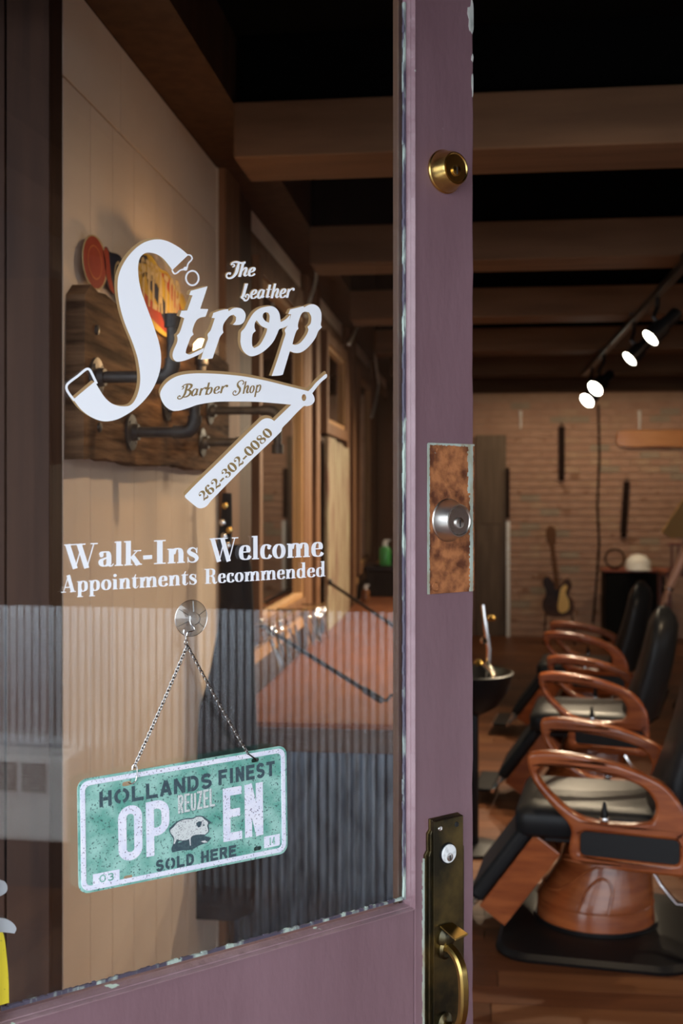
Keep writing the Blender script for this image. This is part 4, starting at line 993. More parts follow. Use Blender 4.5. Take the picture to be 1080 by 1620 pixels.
for i, (px, py) in enumerate(spots):
    o = sc0 if i == 0 else copy_tree(sc0); q = on_x(px, py, XL + .14 if i < 5 else XL + .16)
    o.location = q; o.rotation_euler = (random.uniform(-.35, .15), random.uniform(-.5, -.2), random.uniform(-.6, .6)); o.scale = (1.1,) * 3; rackpos.append(q)
    tag(o, '%s chrome hair scissors from the left on the %s rail above the counter' % (('first', 'second', 'third', 'fourth', 'fifth')[i % 5 if i < 5 else i - 5], 'nearer' if i < 5 else 'farther'), 'scissors', 'scissors on the near rack' if i < 5 else 'scissors on the farther rack')
for a, b, lab in ((0, 4, 'slim brass rail holding scissors, nearer of two above the counter'), (5, 8, 'slim brass rail holding scissors, farther of two above the counter')):
    p, q = rackpos[a], rackpos[b]; t = empty('scissor_rail', (XL + .02, (p.y + q.y) / 2, (p.z + q.z) / 2 + .05)); c = t.location
    MB().tube([(p.x - c.x, p.y - c.y - .03, p.z - c.z + .058), (q.x - c.x, q.y - c.y + .03, q.z - c.z + .058)], .005, 8).build('rail', 'brass', t, smooth=True)
    for w_ in (p, q): MB().tube([(0, w_.y - c.y, w_.z - c.z + .058), (w_.x - c.x, w_.y - c.y, w_.z - c.z + .058)], .004, 8).build('bracket', 'chrome', t, smooth=True)
    tag(t, lab, 'rail')

# bottles and the black box at the far end of the counter
def bottle(loc, r, h, body, capm, label, name='bottle'):
    t = empty(name, loc)
    MB().lathe([(r * .95, 0), (r, .005), (r, h * .62), (r * .8, h * .70), (r * .4, h * .74)], 20).build('bottle_body', body, t, smooth=True)
    MB().lathe([(r * .45, h * .73), (r * .45, h * .92), (r * .25, h * .94), (r * .2, h)], 14).build('cap', capm, t, smooth=True)
    MB().tube([(0, 0, h * .97), (r * .9, 0, h * .97)], r * .16, 8).build('spout', capm, t, smooth=True)
    return tag(t, label, 'bottle')
bq = on_z(600, 948, .80)
bx = empty('tool_box', (-.70, 8.9, .80)); tag(bx, 'black box at the far end of the counter under the green bottle', 'box')
MB().box(-.13, .13, -.16, .16, 0, .20).build('case', 'cabinet_black', bx, bevel=.01); MB().box(-.135, .135, -.165, .165, .2, .235).build('lid', 'black_plastic', bx, bevel=.008)
bottle((-.69, 8.85, 1.037), .045, .20, 'bottle_green', 'bottle_white', 'green bottle with a white pump top standing on the black box')
bottle((-.615, 8.95, 1.037), .035, .14, 'black_plastic', 'chrome', 'small dark bottle with a metal cap on the black box')
bottle((-.79, 8.3, .80), .03, .13, 'bottle_brown', 'bottle_white', 'small brown bottle on the counter in front of the black box')
# white flexible cords
for pts, lab in (([(478, 318), (488, 350), (495, 400), (500, 425), (499, 445), (490, 475), (484, 500)], 'pale cord curving down from the ceiling at the nearest post'),
                 ([(548, 450), (560, 480), (568, 500), (565, 515), (552, 545)], 'pale cord curving down at the second post'),
                 ([(592, 530), (594, 570), (599, 610), (592, 645), (588, 660)], 'pale cord hanging down beside the third post, farthest from the door')):
    pp = [on_x(x, y, XL + .10) for x, y in pts]; t0_ = pp[0].copy()
    sp = smooth2([tuple(p - t0_) for p in pp], False, 4, 120)
    o = MB().tube(sp, .008 + .002 * (pp[0].y > 7), 8).build('cord', 'conduit', None, smooth=True); o.location = t0_
    tag(o, lab, 'cord')

# ================================================================== REFLECTED HEATER
ht_ = empty('baseboard_heater', (XR - .10, -.85, .0)); tag(ht_, 'cream baseboard heater with slotted grilles against the corrugated wall, mirrored in the glass', 'heater')
MB().box(-.10, .075, -.98, .98, .20, .545).build('cover', 'heater_cream', ht_, bevel=.02, seg=3)
MB().box(-.04, .075, -.96, .96, 0.0, .21).build('plinth', 'black_metal', ht_)
k = 0; yv = .88
while yv > -.9:
    g = MB().box(-.104, -.098, yv - .10, yv, .40, .515).build('grille', 'keyhole', ht_)
    for q in range(9): MB().box(-.1075, -.103, yv - .10, yv, .404 + q * .0125, .409 + q * .0125).build('slat', 'heater_cream', g)
    yv -= .125

# ================================================================== BARBER CHAIRS
arm_out = smooth2([(0, .371), (.012, .389), (.078, .397), (.16, .392), (.239, .381), (.31, .365), (.379, .343), (.442, .315), (.484, .28), (.52, .224), (.533, .154), (.530, .02), (.515, .0), (.18, .018), (.150, .030), (.141, .07), (.150, .125), (.134, .161), (.085, .21), (.036, .266), (.008, .32)], True, 2, 200)
arm_win = smooth2([(.036, .330), (.057, .348), (.141, .345), (.239, .334), (.344, .311), (.393, .287), (.425, .245), (.425, .203), (.405, .172), (.295, .164), (.200, .173), (.141, .203), (.085, .252), (.045, .30)], True, 2, 200)
arm_ins = [(x, z - (x - .18) * .03) for x, z in rrect(.180, .505, .050, .132, .018, 4)]
def chair():
    global ARM_MODS
    t = empty('barber_chair')
    # base plate
    def sq(hx, hy, r, z): return [(x, y, z) for x, y in rrect(-hx, hx, -hy, hy, r, 6)]
    MB().rings([sq(.33, .37, .12, 0), sq(.335, .375, .12, .012), sq(.32, .36, .12, .028), sq(.24, .27, .10, .045), sq(.20, .22, .10, .047)]).build('base_plate', 'black_plastic', t, smooth=True, angle=25)
    prof = [(.048, 0, .214), (.06, 0, .214), (.075, 0, .210), (.135, .0, .208), (.155, .008, .200), (.20, .022, .182), (.25, .036, .166), (.30, .042, .155), (.345, .045, .150), (.375, .045, .150)]
    def ringz(z, c, r): return [(c + r * math.cos(2 * PI * k / 40), .95 * r * math.sin(2 * PI * k / 40), z) for k in range(40)]
    MB().rings([ringz(.040, 0, .222), ringz(.058, 0, .222)]).build('base_ring', 'black_plastic', t, smooth=True)
    MB().rings([ringz(z, c, r) for z, c, r in prof]).build('pedestal', 'chair_wood', t, smooth=True, angle=60)
    def surf(a, z, off=.002):
        for (z0, c0, r0), (z1, c1, r1) in zip(prof[:-1], prof[1:]):
            if z0 <= z <= z1:
                q = (z - z0) / (z1 - z0); c = c0 + (c1 - c0) * q; r = r0 + (r1 - r0) * q + off; return (c + r * math.cos(a), .95 * r * math.sin(a), z)
        return (0, 0, z)
    ped = [o for o in children(t) if o.name.startswith('pedestal')][0]
    D = math.radians
    for s in (-1, 1):
        MB().tube([surf(s * D(a), z) for a, z in ((104, .125), (104, .19), (101, .215), (96, .232), (90, .238), (84, .232), (79, .215), (76, .19), (76, .125))], .005, 8).build('arch_ridge', 'chair_wood', ped, smooth=True)
        MB().tube([surf(s * D(a), z) for a, z in ((178, .165), (150, .165), (135, .175), (125, .205), (115, .245), (102, .272), (85, .282), (60, .290), (20, .292))], .005, 8).build('swoosh_ridge', 'chair_wood', ped, smooth=True)
        MB().tube([surf(s * D(a), z, 0) for a, z in [(180 - 15 * k, .122) for k in range(13)]], .0035, 6).build('lower_ridge', 'chair_wood', ped, smooth=True)
    MB().box(-.17, .27, -.22, .22, .372, .392).build('seat_frame', 'black_metal', t, bevel=.005)
    def pad(x0, x1, y0, y1, z0, z1, r=.04):
        return MB().rings([[(x, y, z0) for x, y in rrect(x0 + .02, x1 - .02, y0 + .02, y1 - .02, r, 5)], [(x, y, z0 + .02) for x, y in rrect(x0, x1, y0, y1, r, 5)], [(x, y, z1 - .03) for x, y in rrect(x0, x1, y0, y1, r, 5)],
                           [(x, y, z1 - .008) for x, y in rrect(x0 + .015, x1 - .015, y0 + .015, y1 - .015, r, 5)], [(x, y, z1) for x, y in rrect(x0 + .06, x1 - .06, y0 + .06, y1 - .06, r, 5)]])
    pad(-.27, .25, -.255, .255, .39, .50).build('seat', 'black_leather', t, smooth=True, angle=70)
    # backrest: thick, reclined, domed
    rg = []
    for k in range(13):
        u = k / 12; z = .47 + .55 * u; cx = .27 + .13 * u + .02 * math.sin(PI * u); hw = .245 * math.sqrt(max(0, 1 - max(0, (u - .62) / .40) ** 2.2)) + .01; th = .10 * (1 - .3 * u) * (1 if u < .9 else .75)
        if k == 12: hw, th = .06, .015
        rg.append([(cx + th * math.sin(2 * PI * j / 28) * 1.0 + .035 * abs(math.cos(2 * PI * j / 28)) ** 2 * -1, hw * math.cos(2 * PI * j / 28), z + .0 * j) for j in range(28)])
    MB().rings(rg).build('backrest', 'black_leather', t, smooth=True, angle=70)
    MB().tube([(.27, 0, .40), (.35, 0, .46), (.40, 0, .60)], .02, 10).build('back_bracket', 'black_metal', t, smooth=True)
    for s in (-1, 1):
        yc = s * .30
        fn = lambda a, b, c: (a - .22, yc + c, b + .315)
        ar = MB().prism([arm_out, arm_win, arm_ins], fn, -.026, .026).build('arm_frame', 'chair_wood', t, bevel=.0125, seg=4); ar.modifiers[0].use_clamp_overlap = False
        MB().prism([[(x, z) for x, z in arm_ins]], fn, -.019, .019).build('side_pad', 'black_leather', ar, bevel=.006)
        for pp in ar.data.polygons: pp.use_smooth = True
        ar.data.set_sharp_from_angle(angle=math.radians(50)) 
        MB().lathe([(.016, .0), (.016, .006), (.0155, .008)], 14, (.04, yc, .485)).build('lever_collar', 'chrome', ar, smooth=True)
        MB().lathe([(.013, .006), (.011, .03), (.006, .055), (.004, .062)], 12, (.04, yc, .485)).build('recline_lever', 'black_plastic', ar, smooth=True)
        MB().tube([(.0, yc - s * .02, .385), (.0, s * .20, .385)], .014, 8).build('arm_mount', 'black_metal', ar)
    # leg rest
    a, b = Vector((-.20, 0, .40)), Vector((-.395, 0, .13)); d = (b - a).normalized(); nrm = Vector((d.z, 0, -d.x))
    if nrm.x > 0: nrm = -nrm
    def slab(o0, o1, hw, s0=0, s1=1):
        r = []
        for q in (s0, s1):
            c = a + (b - a) * q
            r.append([c + nrm * o0 + Vector((0, -hw, 0)), c + nrm * o0 + Vector((0, hw, 0)), c + nrm * o1 + Vector((0, hw, 0)), c + nrm * o1 + Vector((0, -hw, 0))])
        return MB().rings(r)
    slab(-.11, .0, .235).build('leg_rest_board', 'chair_wood', t, bevel=.004); slab(0, .055, .22, .0, 1.0).build('leg_rest_pad', 'black_leather', t, bevel=.02, seg=3)
    MB().box(-.10, -.20, -.05, .05, .36, .40).build('leg_rest_hinge', 'black_metal', t)
    fr = MB()
    for s in (-1, 1): fr.tube([(-.385, s * .15, .15), (-.46, s * .15, .075)], .008, 8)
    fr.tube([(-.46, -.21, .075), (-.46, .21, .075)], .009, 8).tube([(-.43, -.16, .105), (-.43, .16, .105)], .006, 8)
    fr.build('foot_rest_frame', 'chrome', t, smooth=True)
    MB().box(-.56, -.455, -.19, .19, .062, .080).build('foot_plate', 'black_plastic', t, bevel=.006)
    MB().tube([(-.565, -.19, .07), (-.565, .19, .07)], .010, 10).build('foot_plate_edge', 'chrome', t, smooth=True)
    MB().tube([(.17, -.16, .33), (.23, -.19, .24), (.28, -.20, .185), (.33, -.21, .19)], .0075, 8).build('pump_lever', 'chrome', t, smooth=True)
    MB().tube([(.32, -.21, .19), (.37, -.215, .195)], .016, 10).build('pedal', 'black_plastic', t, smooth=True)
    return t
ch = chair()
locs = [(.44, 4.26, 'red-brown wood and black leather barber chair nearest the door'), (.575, 6.02, 'middle barber chair of the row, red-brown wood and black leather'), (.70, 7.70, 'farthest barber chair of the row, beside the standing barber'), ]
for i, (x, y, lab) in enumerate(locs):
    o = ch if i == 0 else copy_tree(ch); o.location = (x, y, 0); o.rotation_euler = (0, 0, -.13); tag(o, lab, 'chair', 'barber chairs in a row')

# shampoo bowl on the counter front
sb = empty('shampoo_bowl', (.0, 5.12, .80)); tag(sb, 'black shampoo bowl with chrome fittings beside the door stile', 'basin')
MB().lathe([(.03, -.19), (.10, -.15), (.15, -.08), (.175, 0), (.168, .004), (.140, -.07), (.09, -.13), (.02, -.16)], 28, (0, 0, 0), sx=1, sy=1.2).build('bowl', 'black_plastic', sb, smooth=True)
MB().tube([(0, 0, -.18), (0, 0, -.50), (0, .02, -.80)], .02, 10).build('stand', 'black_metal', sb, smooth=True)
MB().lathe([(.14, -.80), (.14, -.785), (.03, -.77)], 24, (0, .02, 0)).build('foot', 'black_metal', sb, smooth=True)
MB().tube([(.06, .0, -.02), (.065, 0, .10), (.05, -.01, .20), (.04, 0, .30)], .011, 10).build('spray_hose', 'chrome', sb, smooth=True)
MB().tube([(.05, -.02, .04), (.085, -.05, .0), (.09, -.08, -.09)], [.02, .016, .012], 10).build('spray_head', 'chrome', sb, smooth=True)
for k in range(3): MB().lathe([(.018, 0), (.022, .012), (.012, .026)], 12, (.02 + .028 * k, .0, .03 + .10 * k)).build('tap', 'chrome' if k % 2 else 'brass', sb, smooth=True)

# ================================================================== BACK OF THE SHOP
def at(px, py, Y): return on_y(px, py, Y)
# door at the far left of the back wall
d2 = empty('door_2', (at(776, 700, 12.86).x, 12.86, 0)); struct(d2, 'plain brown door in the far wall behind the chairs', 'door')
MB().box(-.17, .17, -.03, .0, 0, 2.25).build('door_leaf', 'door_brown', d2, bevel=.004)
for zz in (.2, 1.25): MB().box(-.12, .12, -.036, -.03, zz, zz + .85).build('door_panel', 'door_brown', d2, bevel=.004)
x_ = at(803, 900, 12.75).x
t = empty('door_slit', (x_, 12.80, 0)); tag(t, 'narrow white strip for a slit of light beside the brown far door', 'frame')
MB().box(-.015, .025, -.03, .05, 0, at(800, 825, 12.8).z).build('light_slit', 'white_paint', t); MB().box(-.02, .02, -.02, .05, at(800, 820, 12.8).z, at(800, 740, 12.8).z).build('upper_edge', 'strop_leather', t)  # slit of light put in as a white strip, dark strip above it
def strop(px, y0, y1, tilt, label):
    a = at(px, y0, YB - .03); b = at(px + tilt, y1, YB - .03); t = empty('leather_strop', a)
    v = b - a; L_ = -v.z
    MB().rings([[(-.035 + v.x * q, -.008, -L_ * q), (.035 + v.x * q, -.008, -L_ * q), (.035 + v.x * q, 0, -L_ * q), (-.035 + v.x * q, 0, -L_ * q)] for q in (0, .5, 1)]).build('strap', 'strop_leather', t, bevel=.002)
    MB().tube([(-.02, -.004, 0), (0, -.004, .05), (.02, -.004, 0)], .006, 6).build('hanger', 'iron_pipe', t)
    MB().lathe([(.03, 0), (.035, -.03), (.02, -.06)], 12, (v.x, -.01, -L_)).build('grip', 'strop_leather', t, smooth=True)
    tag(t, label, 'strop', 'leather strops on the brick wall')
strop(888, 675, 752, 0, 'dark leather strop hanging on the brick wall above the guitar')
strop(991, 762, 842, -5, 'dark leather strop hanging slightly tilted below the propeller')
# propeller-like varnished board
a = at(975, 694, YB - .05); t = empty('wooden_propeller', (a.x + .45, YB - .05, a.z)); tag(t, 'glossy red-brown wooden propeller blade mounted high on the brick wall', 'wall decor')
MB().rings([[(x, -th, -h), (x, -th, h), (x, th, h * .9), (x, th, -h * .9)] for x, h, th in ((-.45, .05, .006), (-.42, .085, .008), (-.30, .10, .012), (0, .095, .02), (.3, .10, .022), (.45, .08, .026), (.50, .05, .03), (.55, .08, .026), (1.0, .09, .01), (1.1, .05, .006))]).build('blade', 'propeller_wood', t, smooth=True, bevel=.01)
MB().lathe([(.05, -.035), (.06, -.02), (.06, .02)], 16, (.5, 0, 0), 'y').build('hub', 'nickel', t)
# white paint drips high on the wall
for px in (823, 1011):
    a = at(px, 650, YB - .02); o = MB().tube([(0, 0, 0), (.004, 0, -.09), (0, 0, -.2)], [.018, .012, .009], 8).build('wall_bracket', 'white_paint', None, smooth=True); o.location = a
    tag(o, 'short white bracket under the beam, %s on the brick wall' % ('left' if px < 900 else 'right'), 'bracket')
pp = [at(946, y, YB - .025) for y in (640, 720, 800, 860, 920, 985)]; xs = (0, .012, -.01, .01, -.02, -.06)
o = MB().tube([(xs[i], 0, p.z - pp[0].z) for i, p in enumerate(pp)], .012, 8).build('wall_cable', 'strop_leather', None, smooth=True); o.location = pp[0]; tag(o, 'dark cable running down the brick wall', 'cable')
# guitar
g0 = at(884, 985, 12.2); gt = empty('electric_guitar', (g0.x, 12.2, 0)); tag(gt, 'sunburst and yellow electric guitar leaning upright by the brick wall', 'guitar')
gz = .30; body = smooth2([(-.16, gz + .06), (-.10, gz), (.06, gz), (.16, gz + .07), (.15, gz + .17), (.115, gz + .23), (.15, gz + .32), (.11, gz + .40), (.045, gz + .33), (-.02, gz + .34), (-.10, gz + .42), (-.15, gz + .36), (-.12, gz + .24), (-.165, gz + .15)], True, 4, 200)
MB().prism([body], lambda a, b, c: (a + (b - gz) * -.06, c, b), -.02, .025).build('body', 'guitar_sunburst', gt, bevel=.006)
MB().prism([smooth2([(.0, gz + .05), (.09, gz + .06), (.11, gz + .16), (.08, gz + .24), (.1, gz + .33), (.04, gz + .30), (.01, gz + .2)], True, 4, 200)], lambda a, b, c: (a + (b - gz) * -.06, c, b), -.024, -.02).build('pickguard', 'guitar_yellow', gt)
MB().rings([[(-.027 + x, -.035, z), (.027 + x, -.035, z), (.027 + x, -.01, z), (-.027 + x, -.01, z)] for x, z in ((-.02, gz + .28), (-.075, gz + .76))]).build('neck', 'guitar_neck', gt)
MB().prism([smooth2([(-.115, gz + .76), (-.04, gz + .76), (-.03, gz + .80), (-.045, gz + .93), (-.10, gz + .96), (-.14, gz + .90), (-.125, gz + .80)], True, 3, 60)], lambda a, b, c: (a, c, b), -.03, -.012).build('headstock', 'guitar_neck', gt, bevel=.003)
for k in range(6): MB().lathe([(.008, 0), (.006, .02)], 8, (-.14 + .006 * (k % 2), -.02, gz + .79 + .022 * k), 'x').build('tuning_peg', 'black_metal', gt)
MB().tube([(-.16, -.06, 0), (-.14, .02, .30), (.0, .05, .75), (.14, .02, .30), (.16, -.06, 0)], .009, 8).build('stand', 'black_metal', gt, smooth=True)
# black cabinet with things on it
c0 = at(957, 905, 12.3); c1 = at(1052, 1000, 12.3); cb = empty('storage_cabinet', ((c0.x + c1.x) / 2, 12.5, 0)); tag(cb, 'low black cabinet against the brick wall behind the chairs', 'cabinet')
hw = (c1.x - c0.x) / 2
MB().box(-hw, hw, -.2, .2, 0.02, c0.z).build('carcass', 'cabinet_black', cb, bevel=.005)
for s in (0, 1):
    dd = MB().box(-hw + .01 + s * hw, -.01 + s * hw, -.215, -.2, .05, c0.z - .03).build('door', 'cabinet_black', cb, bevel=.004)
    MB().tube([(-.04 + .08 * s, -.225, c0.z * .6), (-.04 + .08 * s, -.225, c0.z * .75)], .006, 8).build('handle', 'black_metal', dd)
MB().box(-hw - .02, hw + .02, -.22, .2, c0.z, c0.z + .025).build('top', 'red_wood', cb, bevel=.004)
ctop = c0.z + .025
for px, r, lab, m1 in ((972, .10, 'round dark wire hoop on the left of the black cabinet', 'strop_leather'),):
    a = at(px, 890, 12.4); t = empty('wire_hoop', (a.x, 12.4, ctop)); MB().tube([(r * math.cos(2 * PI * k / 24), 0, r + .012 + r * math.sin(2 * PI * k / 24)) for k in range(24)], .012, 6, closed=True).build('ring', m1, t, smooth=True)
    MB().box(-.04, .04, -.03, .03, 0, .012).build('foot', m1, t); tag(t, lab, 'hoop')
a = at(1009, 880, 12.35); t = empty('white_cap', (a.x, 12.35, ctop)); tag(t, 'white cloth cap lying on the black cabinet', 'cap')
MB().lathe([(.12, .0), (.125, .03), (.11, .10), (.07, .15), (.01, .165)], 20, sx=1.1).build('crown', 'bottle_white', t, smooth=True)
MB().prism([smooth2([(-.10, -.08), (.10, -.08), (.12, -.16), (0, -.21), (-.12, -.16)], True, 3, 100)], lambda a, b, c: (a, b, c), .002, .012).build('brim', 'bottle_white', t)
# table at the right with a slanted board and red rack
tb = empty('side_table', (2.12, 11.2, 0)); tag(tb, 'red-brown side table at the right edge behind the barber', 'table')
MB().box(-.35, .35, -.3, .3, .82, .86).build('tabletop', 'red_wood', tb, bevel=.004)
for sx_ in (-1, 1):
    for sy_ in (-1, 1): MB().box(sx_ * .31 - .02, sx_ * .31 + .02, sy_ * .26 - .02, sy_ * .26 + .02, 0, .82).build('leg', 'red_wood', tb)
rk = empty('bottle_rack', (1.98, 11.15, .86)); tag(rk, 'dark red slatted rack on the side table beneath the slanted board', 'rack')
MB().box(-.14, .14, -.08, .08, 0, .02).build('base', 'red_wood', rk); MB().box(-.14, .14, -.08, .08, .24, .26).build('shelf', 'red_wood', rk)
for k in range(5): MB().box(-.13 + k * .06, -.11 + k * .06, -.07, -.05, .02, .24).build('slat', 'red_wood', rk)
sb_ = empty('slanted_board', (2.03, 11.2, 1.12)); tag(sb_, 'tan board propped at a slant on the red rack by the right edge', 'board')
MB().prism([[(p.x - 2.03, p.z - 1.12) for p in [on_y(x, y, 11.05) for x, y in ((1046, 842), (1082, 786), (1180, 782), (1180, 836), (1062, 852))]]], lambda a, b, c: (a, c, b), -.165, -.13).build('panel', 'cardboard', sb_, bevel=.003)

# track lighting
TX, TZ = .865, 2.545
tr = empty('lighting_track', (TX, 6.9, TZ)); tag(tr, 'black ceiling track carrying the spotlights', 'track')
MB().box(-.018, .018, -2.6, 2.3, -.015, .02).build('rail', 'black_metal', tr, bevel=.003)
for yy_ in (-2.1, -.54, 1.02): MB().box(-.02, .02, yy_ - .03, yy_ + .03, .018, .036).build('mount', 'black_metal', tr)
MB().tube([(.0, -2.55, 0.0), (-.02, -2.5, -.04), (.01, -2.46, -.09)], .010, 8).build('loose_wire', 'conduit', tr, smooth=True)
MB().box(-.045, .03, -2.62, -2.52, -.01, .034).build('junction_box', 'nickel', tr)
def spot(Y, px, py, label, r=.047):
    p = on_y(px, py, Y - .06); t = empty('track_spotlight', (TX, Y, TZ - .015))
    c = Vector((p.x - TX, p.y - Y, p.z - TZ + .015)); aim = Vector((-.62, -.52, -.60) if Y > 7 else (-.66, -.22, -.62)).normalized(); up_ = Vector((0, 0, 1))
    side = aim.cross(up_).normalized(); v2 = side.cross(aim)
    def ring(o, rr_): return [c + aim * o + (side * math.cos(2 * PI * k / 24) + v2 * math.sin(2 * PI * k / 24)) * rr_ for k in range(24)]
    MB().tube([(0, 0, 0), (0, 0, -.05), (c.x * .6, c.y * .6, c.z * .5), c - aim * .08], .011, 8).build('stem', 'black_metal', t, smooth=True)
    MB().rings([ring(-.19, .026), ring(-.18, .032), ring(-.09, .032), ring(-.085, r * .9), ring(0, r), ring(.0, r - .003), ring(-.01, r - .004)]).build('housing', 'black_metal', t, smooth=True, angle=30)
    MB().rings([ring(-.004, r - .004), ring(-.002, r - .006)]).build('lens', 'lamp_lens', t)
    ld = bpy.data.lights.new('spot_light', 'SPOT'); ld.energy = SPOT_W; ld.color = (1, .80, .55); ld.spot_size = math.radians(100); ld.spot_blend = .6; ld.shadow_soft_size = .04
    lo = bpy.data.objects.new('spot_light', ld); COL.objects.link(lo); lo.parent = t; lo.location = c + aim * .01
    lo.rotation_euler = aim.to_track_quat('-Z', 'Y').to_euler()
    return tag(t, label, 'spotlight', 'spotlights on the ceiling track')
spot(5.55, 1028, 535, 'black track spotlight nearest the door, lit')
spot(6.35, 995, 568, 'black track spotlight second from the door, lit')
spot(7.8, 941, 615, 'black track spotlight third from the door, lit, overlapping the last', .058)
spot(8.6, 928, 634, 'black track spotlight farthest along the track, lowest in view', .06)
# added lamps, out of view, to brighten the back wall and cream boards
for i, (x, y) in enumerate(((2.1, 5.2), (2.1, 11.55), (1.2, 11.55), (.3, 11.55), (.25, 2.6))):
    t = empty('added_fill_lamp', (x, y, 2.58 if False else ZC)); MB().lathe([(.05, -.16), (.06, -.15), (.06, 0)], 20).build('housing', 'black_metal', t, smooth=True, angle=30)
    MB().lathe([(.048, -.163), (.048, -.158)], 20).build('lens', 'lamp_lens', t)
    ld = bpy.data.lights.new('fill_lamp', 'SPOT'); ld.energy = CEIL_W * (.62 if y > 8 else (1.1 if y < 3 else 3)); ld.color = (1, .74, .46); ld.spot_size = math.radians(160); ld.spot_blend = 1.0; ld.shadow_soft_size = .05
    lo = bpy.data.objects.new('fill_lamp', ld); COL.objects.link(lo); lo.parent = t; lo.location = (0, 0, -.18); lo.rotation_euler = (math.radians(25 if y > 8 else 0), 0, 0)
    tag(t, 'unseen added ceiling downlight between the beams, %s' % ('right of the nearest chair', 'above the slanted board', 'above the black cabinet', 'above the far brown door', 'just inside the open glazed door')[i], 'fill_lamp')

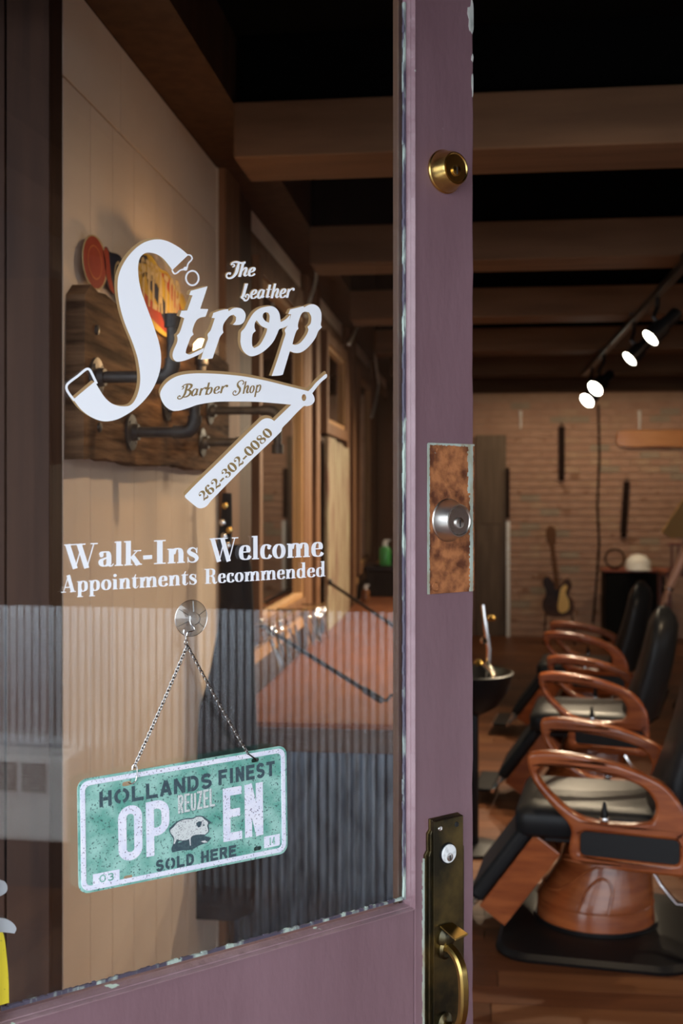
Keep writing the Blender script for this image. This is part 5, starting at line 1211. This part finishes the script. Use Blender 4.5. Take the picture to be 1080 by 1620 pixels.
# ================================================================== BARBER (person)
def person():
    bx_, by_ = 1.66, 8.55
    t = empty('person', (bx_, by_, 0)); tag(t, 'person in grey T-shirt and metal bracelet, forearm lowered, at the right edge', 'person')
    def skin_obj(name, verts, edges, radii, m, parent, sub=2):
        me = bpy.data.meshes.new(name); me.from_pydata(verts, edges, []); o = bpy.data.objects.new(name, me); COL.objects.link(o); o.parent = parent
        md = o.modifiers.new('skin', 'SKIN'); md.use_smooth_shade = True; md.branch_smoothing = .6
        lay = me.skin_vertices[0].data if me.skin_vertices else None
        if lay is None:
            bpy.context.view_layer.objects.active = o
        for i, r in enumerate(radii):
            r = r if isinstance(r, tuple) else (r, r); me.skin_vertices[0].data[i].radius = r
        me.skin_vertices[0].data[0].use_root = True
        s = o.modifiers.new('sub', 'SUBSURF'); s.levels = sub; s.render_levels = sub
        me.materials.append(M[m]); return o
    # faces -X, left arm (camera side is -Y) stretched forward and down
    sh_n = Vector((-.02, -.19, 1.40)); el_n = Vector((-.19, -.28, 1.16)); wr_n = Vector((-.30, -.27, .91))
    sh_f = Vector((.0, .19, 1.40)); el_f = Vector((.04, .27, 1.14)); wr_f = Vector((-.04, .27, .90))
    V = [(0, 0, .94), (0, 0, 1.10), (-.01, 0, 1.28), (0, 0, 1.42), (0, 0, 1.49), (-.01, 0, 1.56), (-.02, 0, 1.63), (-.015, 0, 1.70),
         tuple(sh_n), tuple(el_n), tuple(wr_n), tuple(sh_f), tuple(el_f), tuple(wr_f),
         (0, -.10, .90), (-.01, -.11, .50), (.02, -.12, .09), (0, .10, .90), (-.01, .11, .50), (.02, .12, .09)]
    E_d = [(0, 1), (1, 2), (2, 3), (3, 4), (4, 5), (5, 6), (6, 7), (3, 8), (8, 9), (9, 10), (3, 11), (11, 12), (12, 13), (0, 14), (14, 15), (15, 16), (0, 17), (17, 18), (18, 19)]
    R = [(.13, .15), (.11, .14), (.12, .16), (.09, .12), .055, .075, .095, .07, .06, .042, .028, .06, .042, .028, .085, .058, .042, .085, .058, .042]
    bodyo = skin_obj('body', V, E_d, R, 'skin', t)
    # hand: palm and five fingers with a bend
    for w_, e_, s in ((wr_n, el_n, -1), (wr_f, el_f, 1)):
        d = (w_ - e_).normalized(); sd = Vector((0, 1, 0)); sd = (sd - d * sd.dot(d)).normalized(); nn = d.cross(sd)
        k0 = w_ + d * .05; verts = [tuple(w_ - d * .02), tuple(k0)]; edges = [(0, 1)]; rad = [(.026, .022), (.036, .018)]
        for i, (off, ln) in enumerate(((-.028, .070), (-.010, .078), (.010, .074), (.027, .058))):
            b0 = k0 + sd * off + d * .035; m0 = b0 + d * ln * .5 - nn * .008 * -1; e0 = b0 + d * ln * .85 + nn * .028
            n = len(verts); verts += [tuple(b0), tuple(m0), tuple(e0)]; edges += [(1, n), (n, n + 1), (n + 1, n + 2)]; rad += [.010, .009, .0075]
        b0 = w_ + d * .03 - sd * .035 * 1; n = len(verts); verts += [tuple(b0), tuple(b0 + d * .035 - sd * .018 + nn * .01), tuple(b0 + d * .06 - sd * .02 + nn * .02)]; edges += [(0, n), (n, n + 1), (n + 1, n + 2)]; rad += [.013, .011, .009]
        skin_obj('hand', verts, edges, rad, 'skin', t, 1)
    c = wr_n - (wr_n - el_n).normalized() * .015; d = (wr_n - el_n).normalized(); a_ = d.cross(Vector((0, 1, 0))).normalized(); b_ = d.cross(a_)
    MB().tube([c + (a_ * math.cos(2 * PI * k / 20) + b_ * math.sin(2 * PI * k / 20)) * .036 for k in range(20)], .008, 8, closed=True).build('bracelet', 'chrome', t, smooth=True)
    # T-shirt: slightly larger shell of torso and upper arms
    mid_n = sh_n + (el_n - sh_n) * .86; mid_f = sh_f + (el_f - sh_f) * .62
    skin_obj('t_shirt', [(0, 0, .92), (0, 0, 1.08), (-.01, 0, 1.28), (0, 0, 1.42), (0, 0, 1.465), tuple(sh_n), tuple(mid_n), tuple(sh_f), tuple(mid_f)], [(0, 1), (1, 2), (2, 3), (3, 4), (3, 5), (5, 6), (3, 7), (7, 8)], [(.155, .18), (.135, .165), (.14, .185), (.11, .14), .07, .078, .066, .078, .066], 'tee_grey', t)
    skin_obj('trousers', [(0, 0, .96), (0, 0, .92), (0, -.10, .86), (-.01, -.11, .50), (.02, -.12, .10), (0, .10, .86), (-.01, .11, .50), (.02, .12, .10)], [(0, 1), (1, 2), (2, 3), (3, 4), (1, 5), (5, 6), (6, 7)], [(.14, .17), (.14, .17), .105, .078, .062, .105, .078, .062], 'denim', t)
    for s in (-1, 1):
        MB().rings([[(x * 1 - .0, s * .12 + y, z) for x, y in rrect(-.20, .09, -.048, .048, .045, 4)] for z in (.002, .03)] + [[(x, s * .12 + y, .07) for x, y in rrect(-.17, .085, -.042, .042, .04, 4)], [(x, s * .12 + y, .10) for x, y in rrect(-.05, .08, -.04, .04, .035, 4)]]).build('shoe', 'shoe', t, smooth=True)
    # face
    MB().lathe([(.002, .045), (.014, .035), (.018, 0), (.004, -.01)], 10, (-.108, 0, 1.628)).build('nose', 'skin', bodyo, smooth=True)
    for s in (-1, 1):
        MB().lathe([(.001, -.012), (.009, -.009), (.013, 0), (.009, .009), (.001, .012)], 12, (-.093, s * .033, 1.655)).build('eye', 'eye_white', bodyo, smooth=True)
        MB().lathe([(.006, -.012), (.012, 0), (.022, .03), (.02, .045), (.006, .055)], 10, (0, s * .096, 1.62), sx=1, sy=.4).build('ear', 'skin', bodyo, smooth=True)
        MB().tube([(-.100, s * .02, 1.68), (-.098, s * .05, 1.678)], .004, 6).build('eyebrow', 'hair', bodyo)
    MB().tube([(-.098, -.025, 1.588), (-.106, 0, 1.585), (-.098, .025, 1.588)], .005, 6).build('mouth', 'red_wood', bodyo, smooth=True)
    MB().rings([[(.012 + r * math.cos(2 * PI * k / 24), r * .92 * math.sin(2 * PI * k / 24), z + .03 * math.cos(2 * PI * k / 24) * -1 * (1 if z < 1.72 else 0)) for k in range(24)] for z, r in ((1.68, .103), (1.71, .103), (1.745, .092), (1.775, .065), (1.79, .02))]).build('hair', 'hair', bodyo, smooth=True)
person()
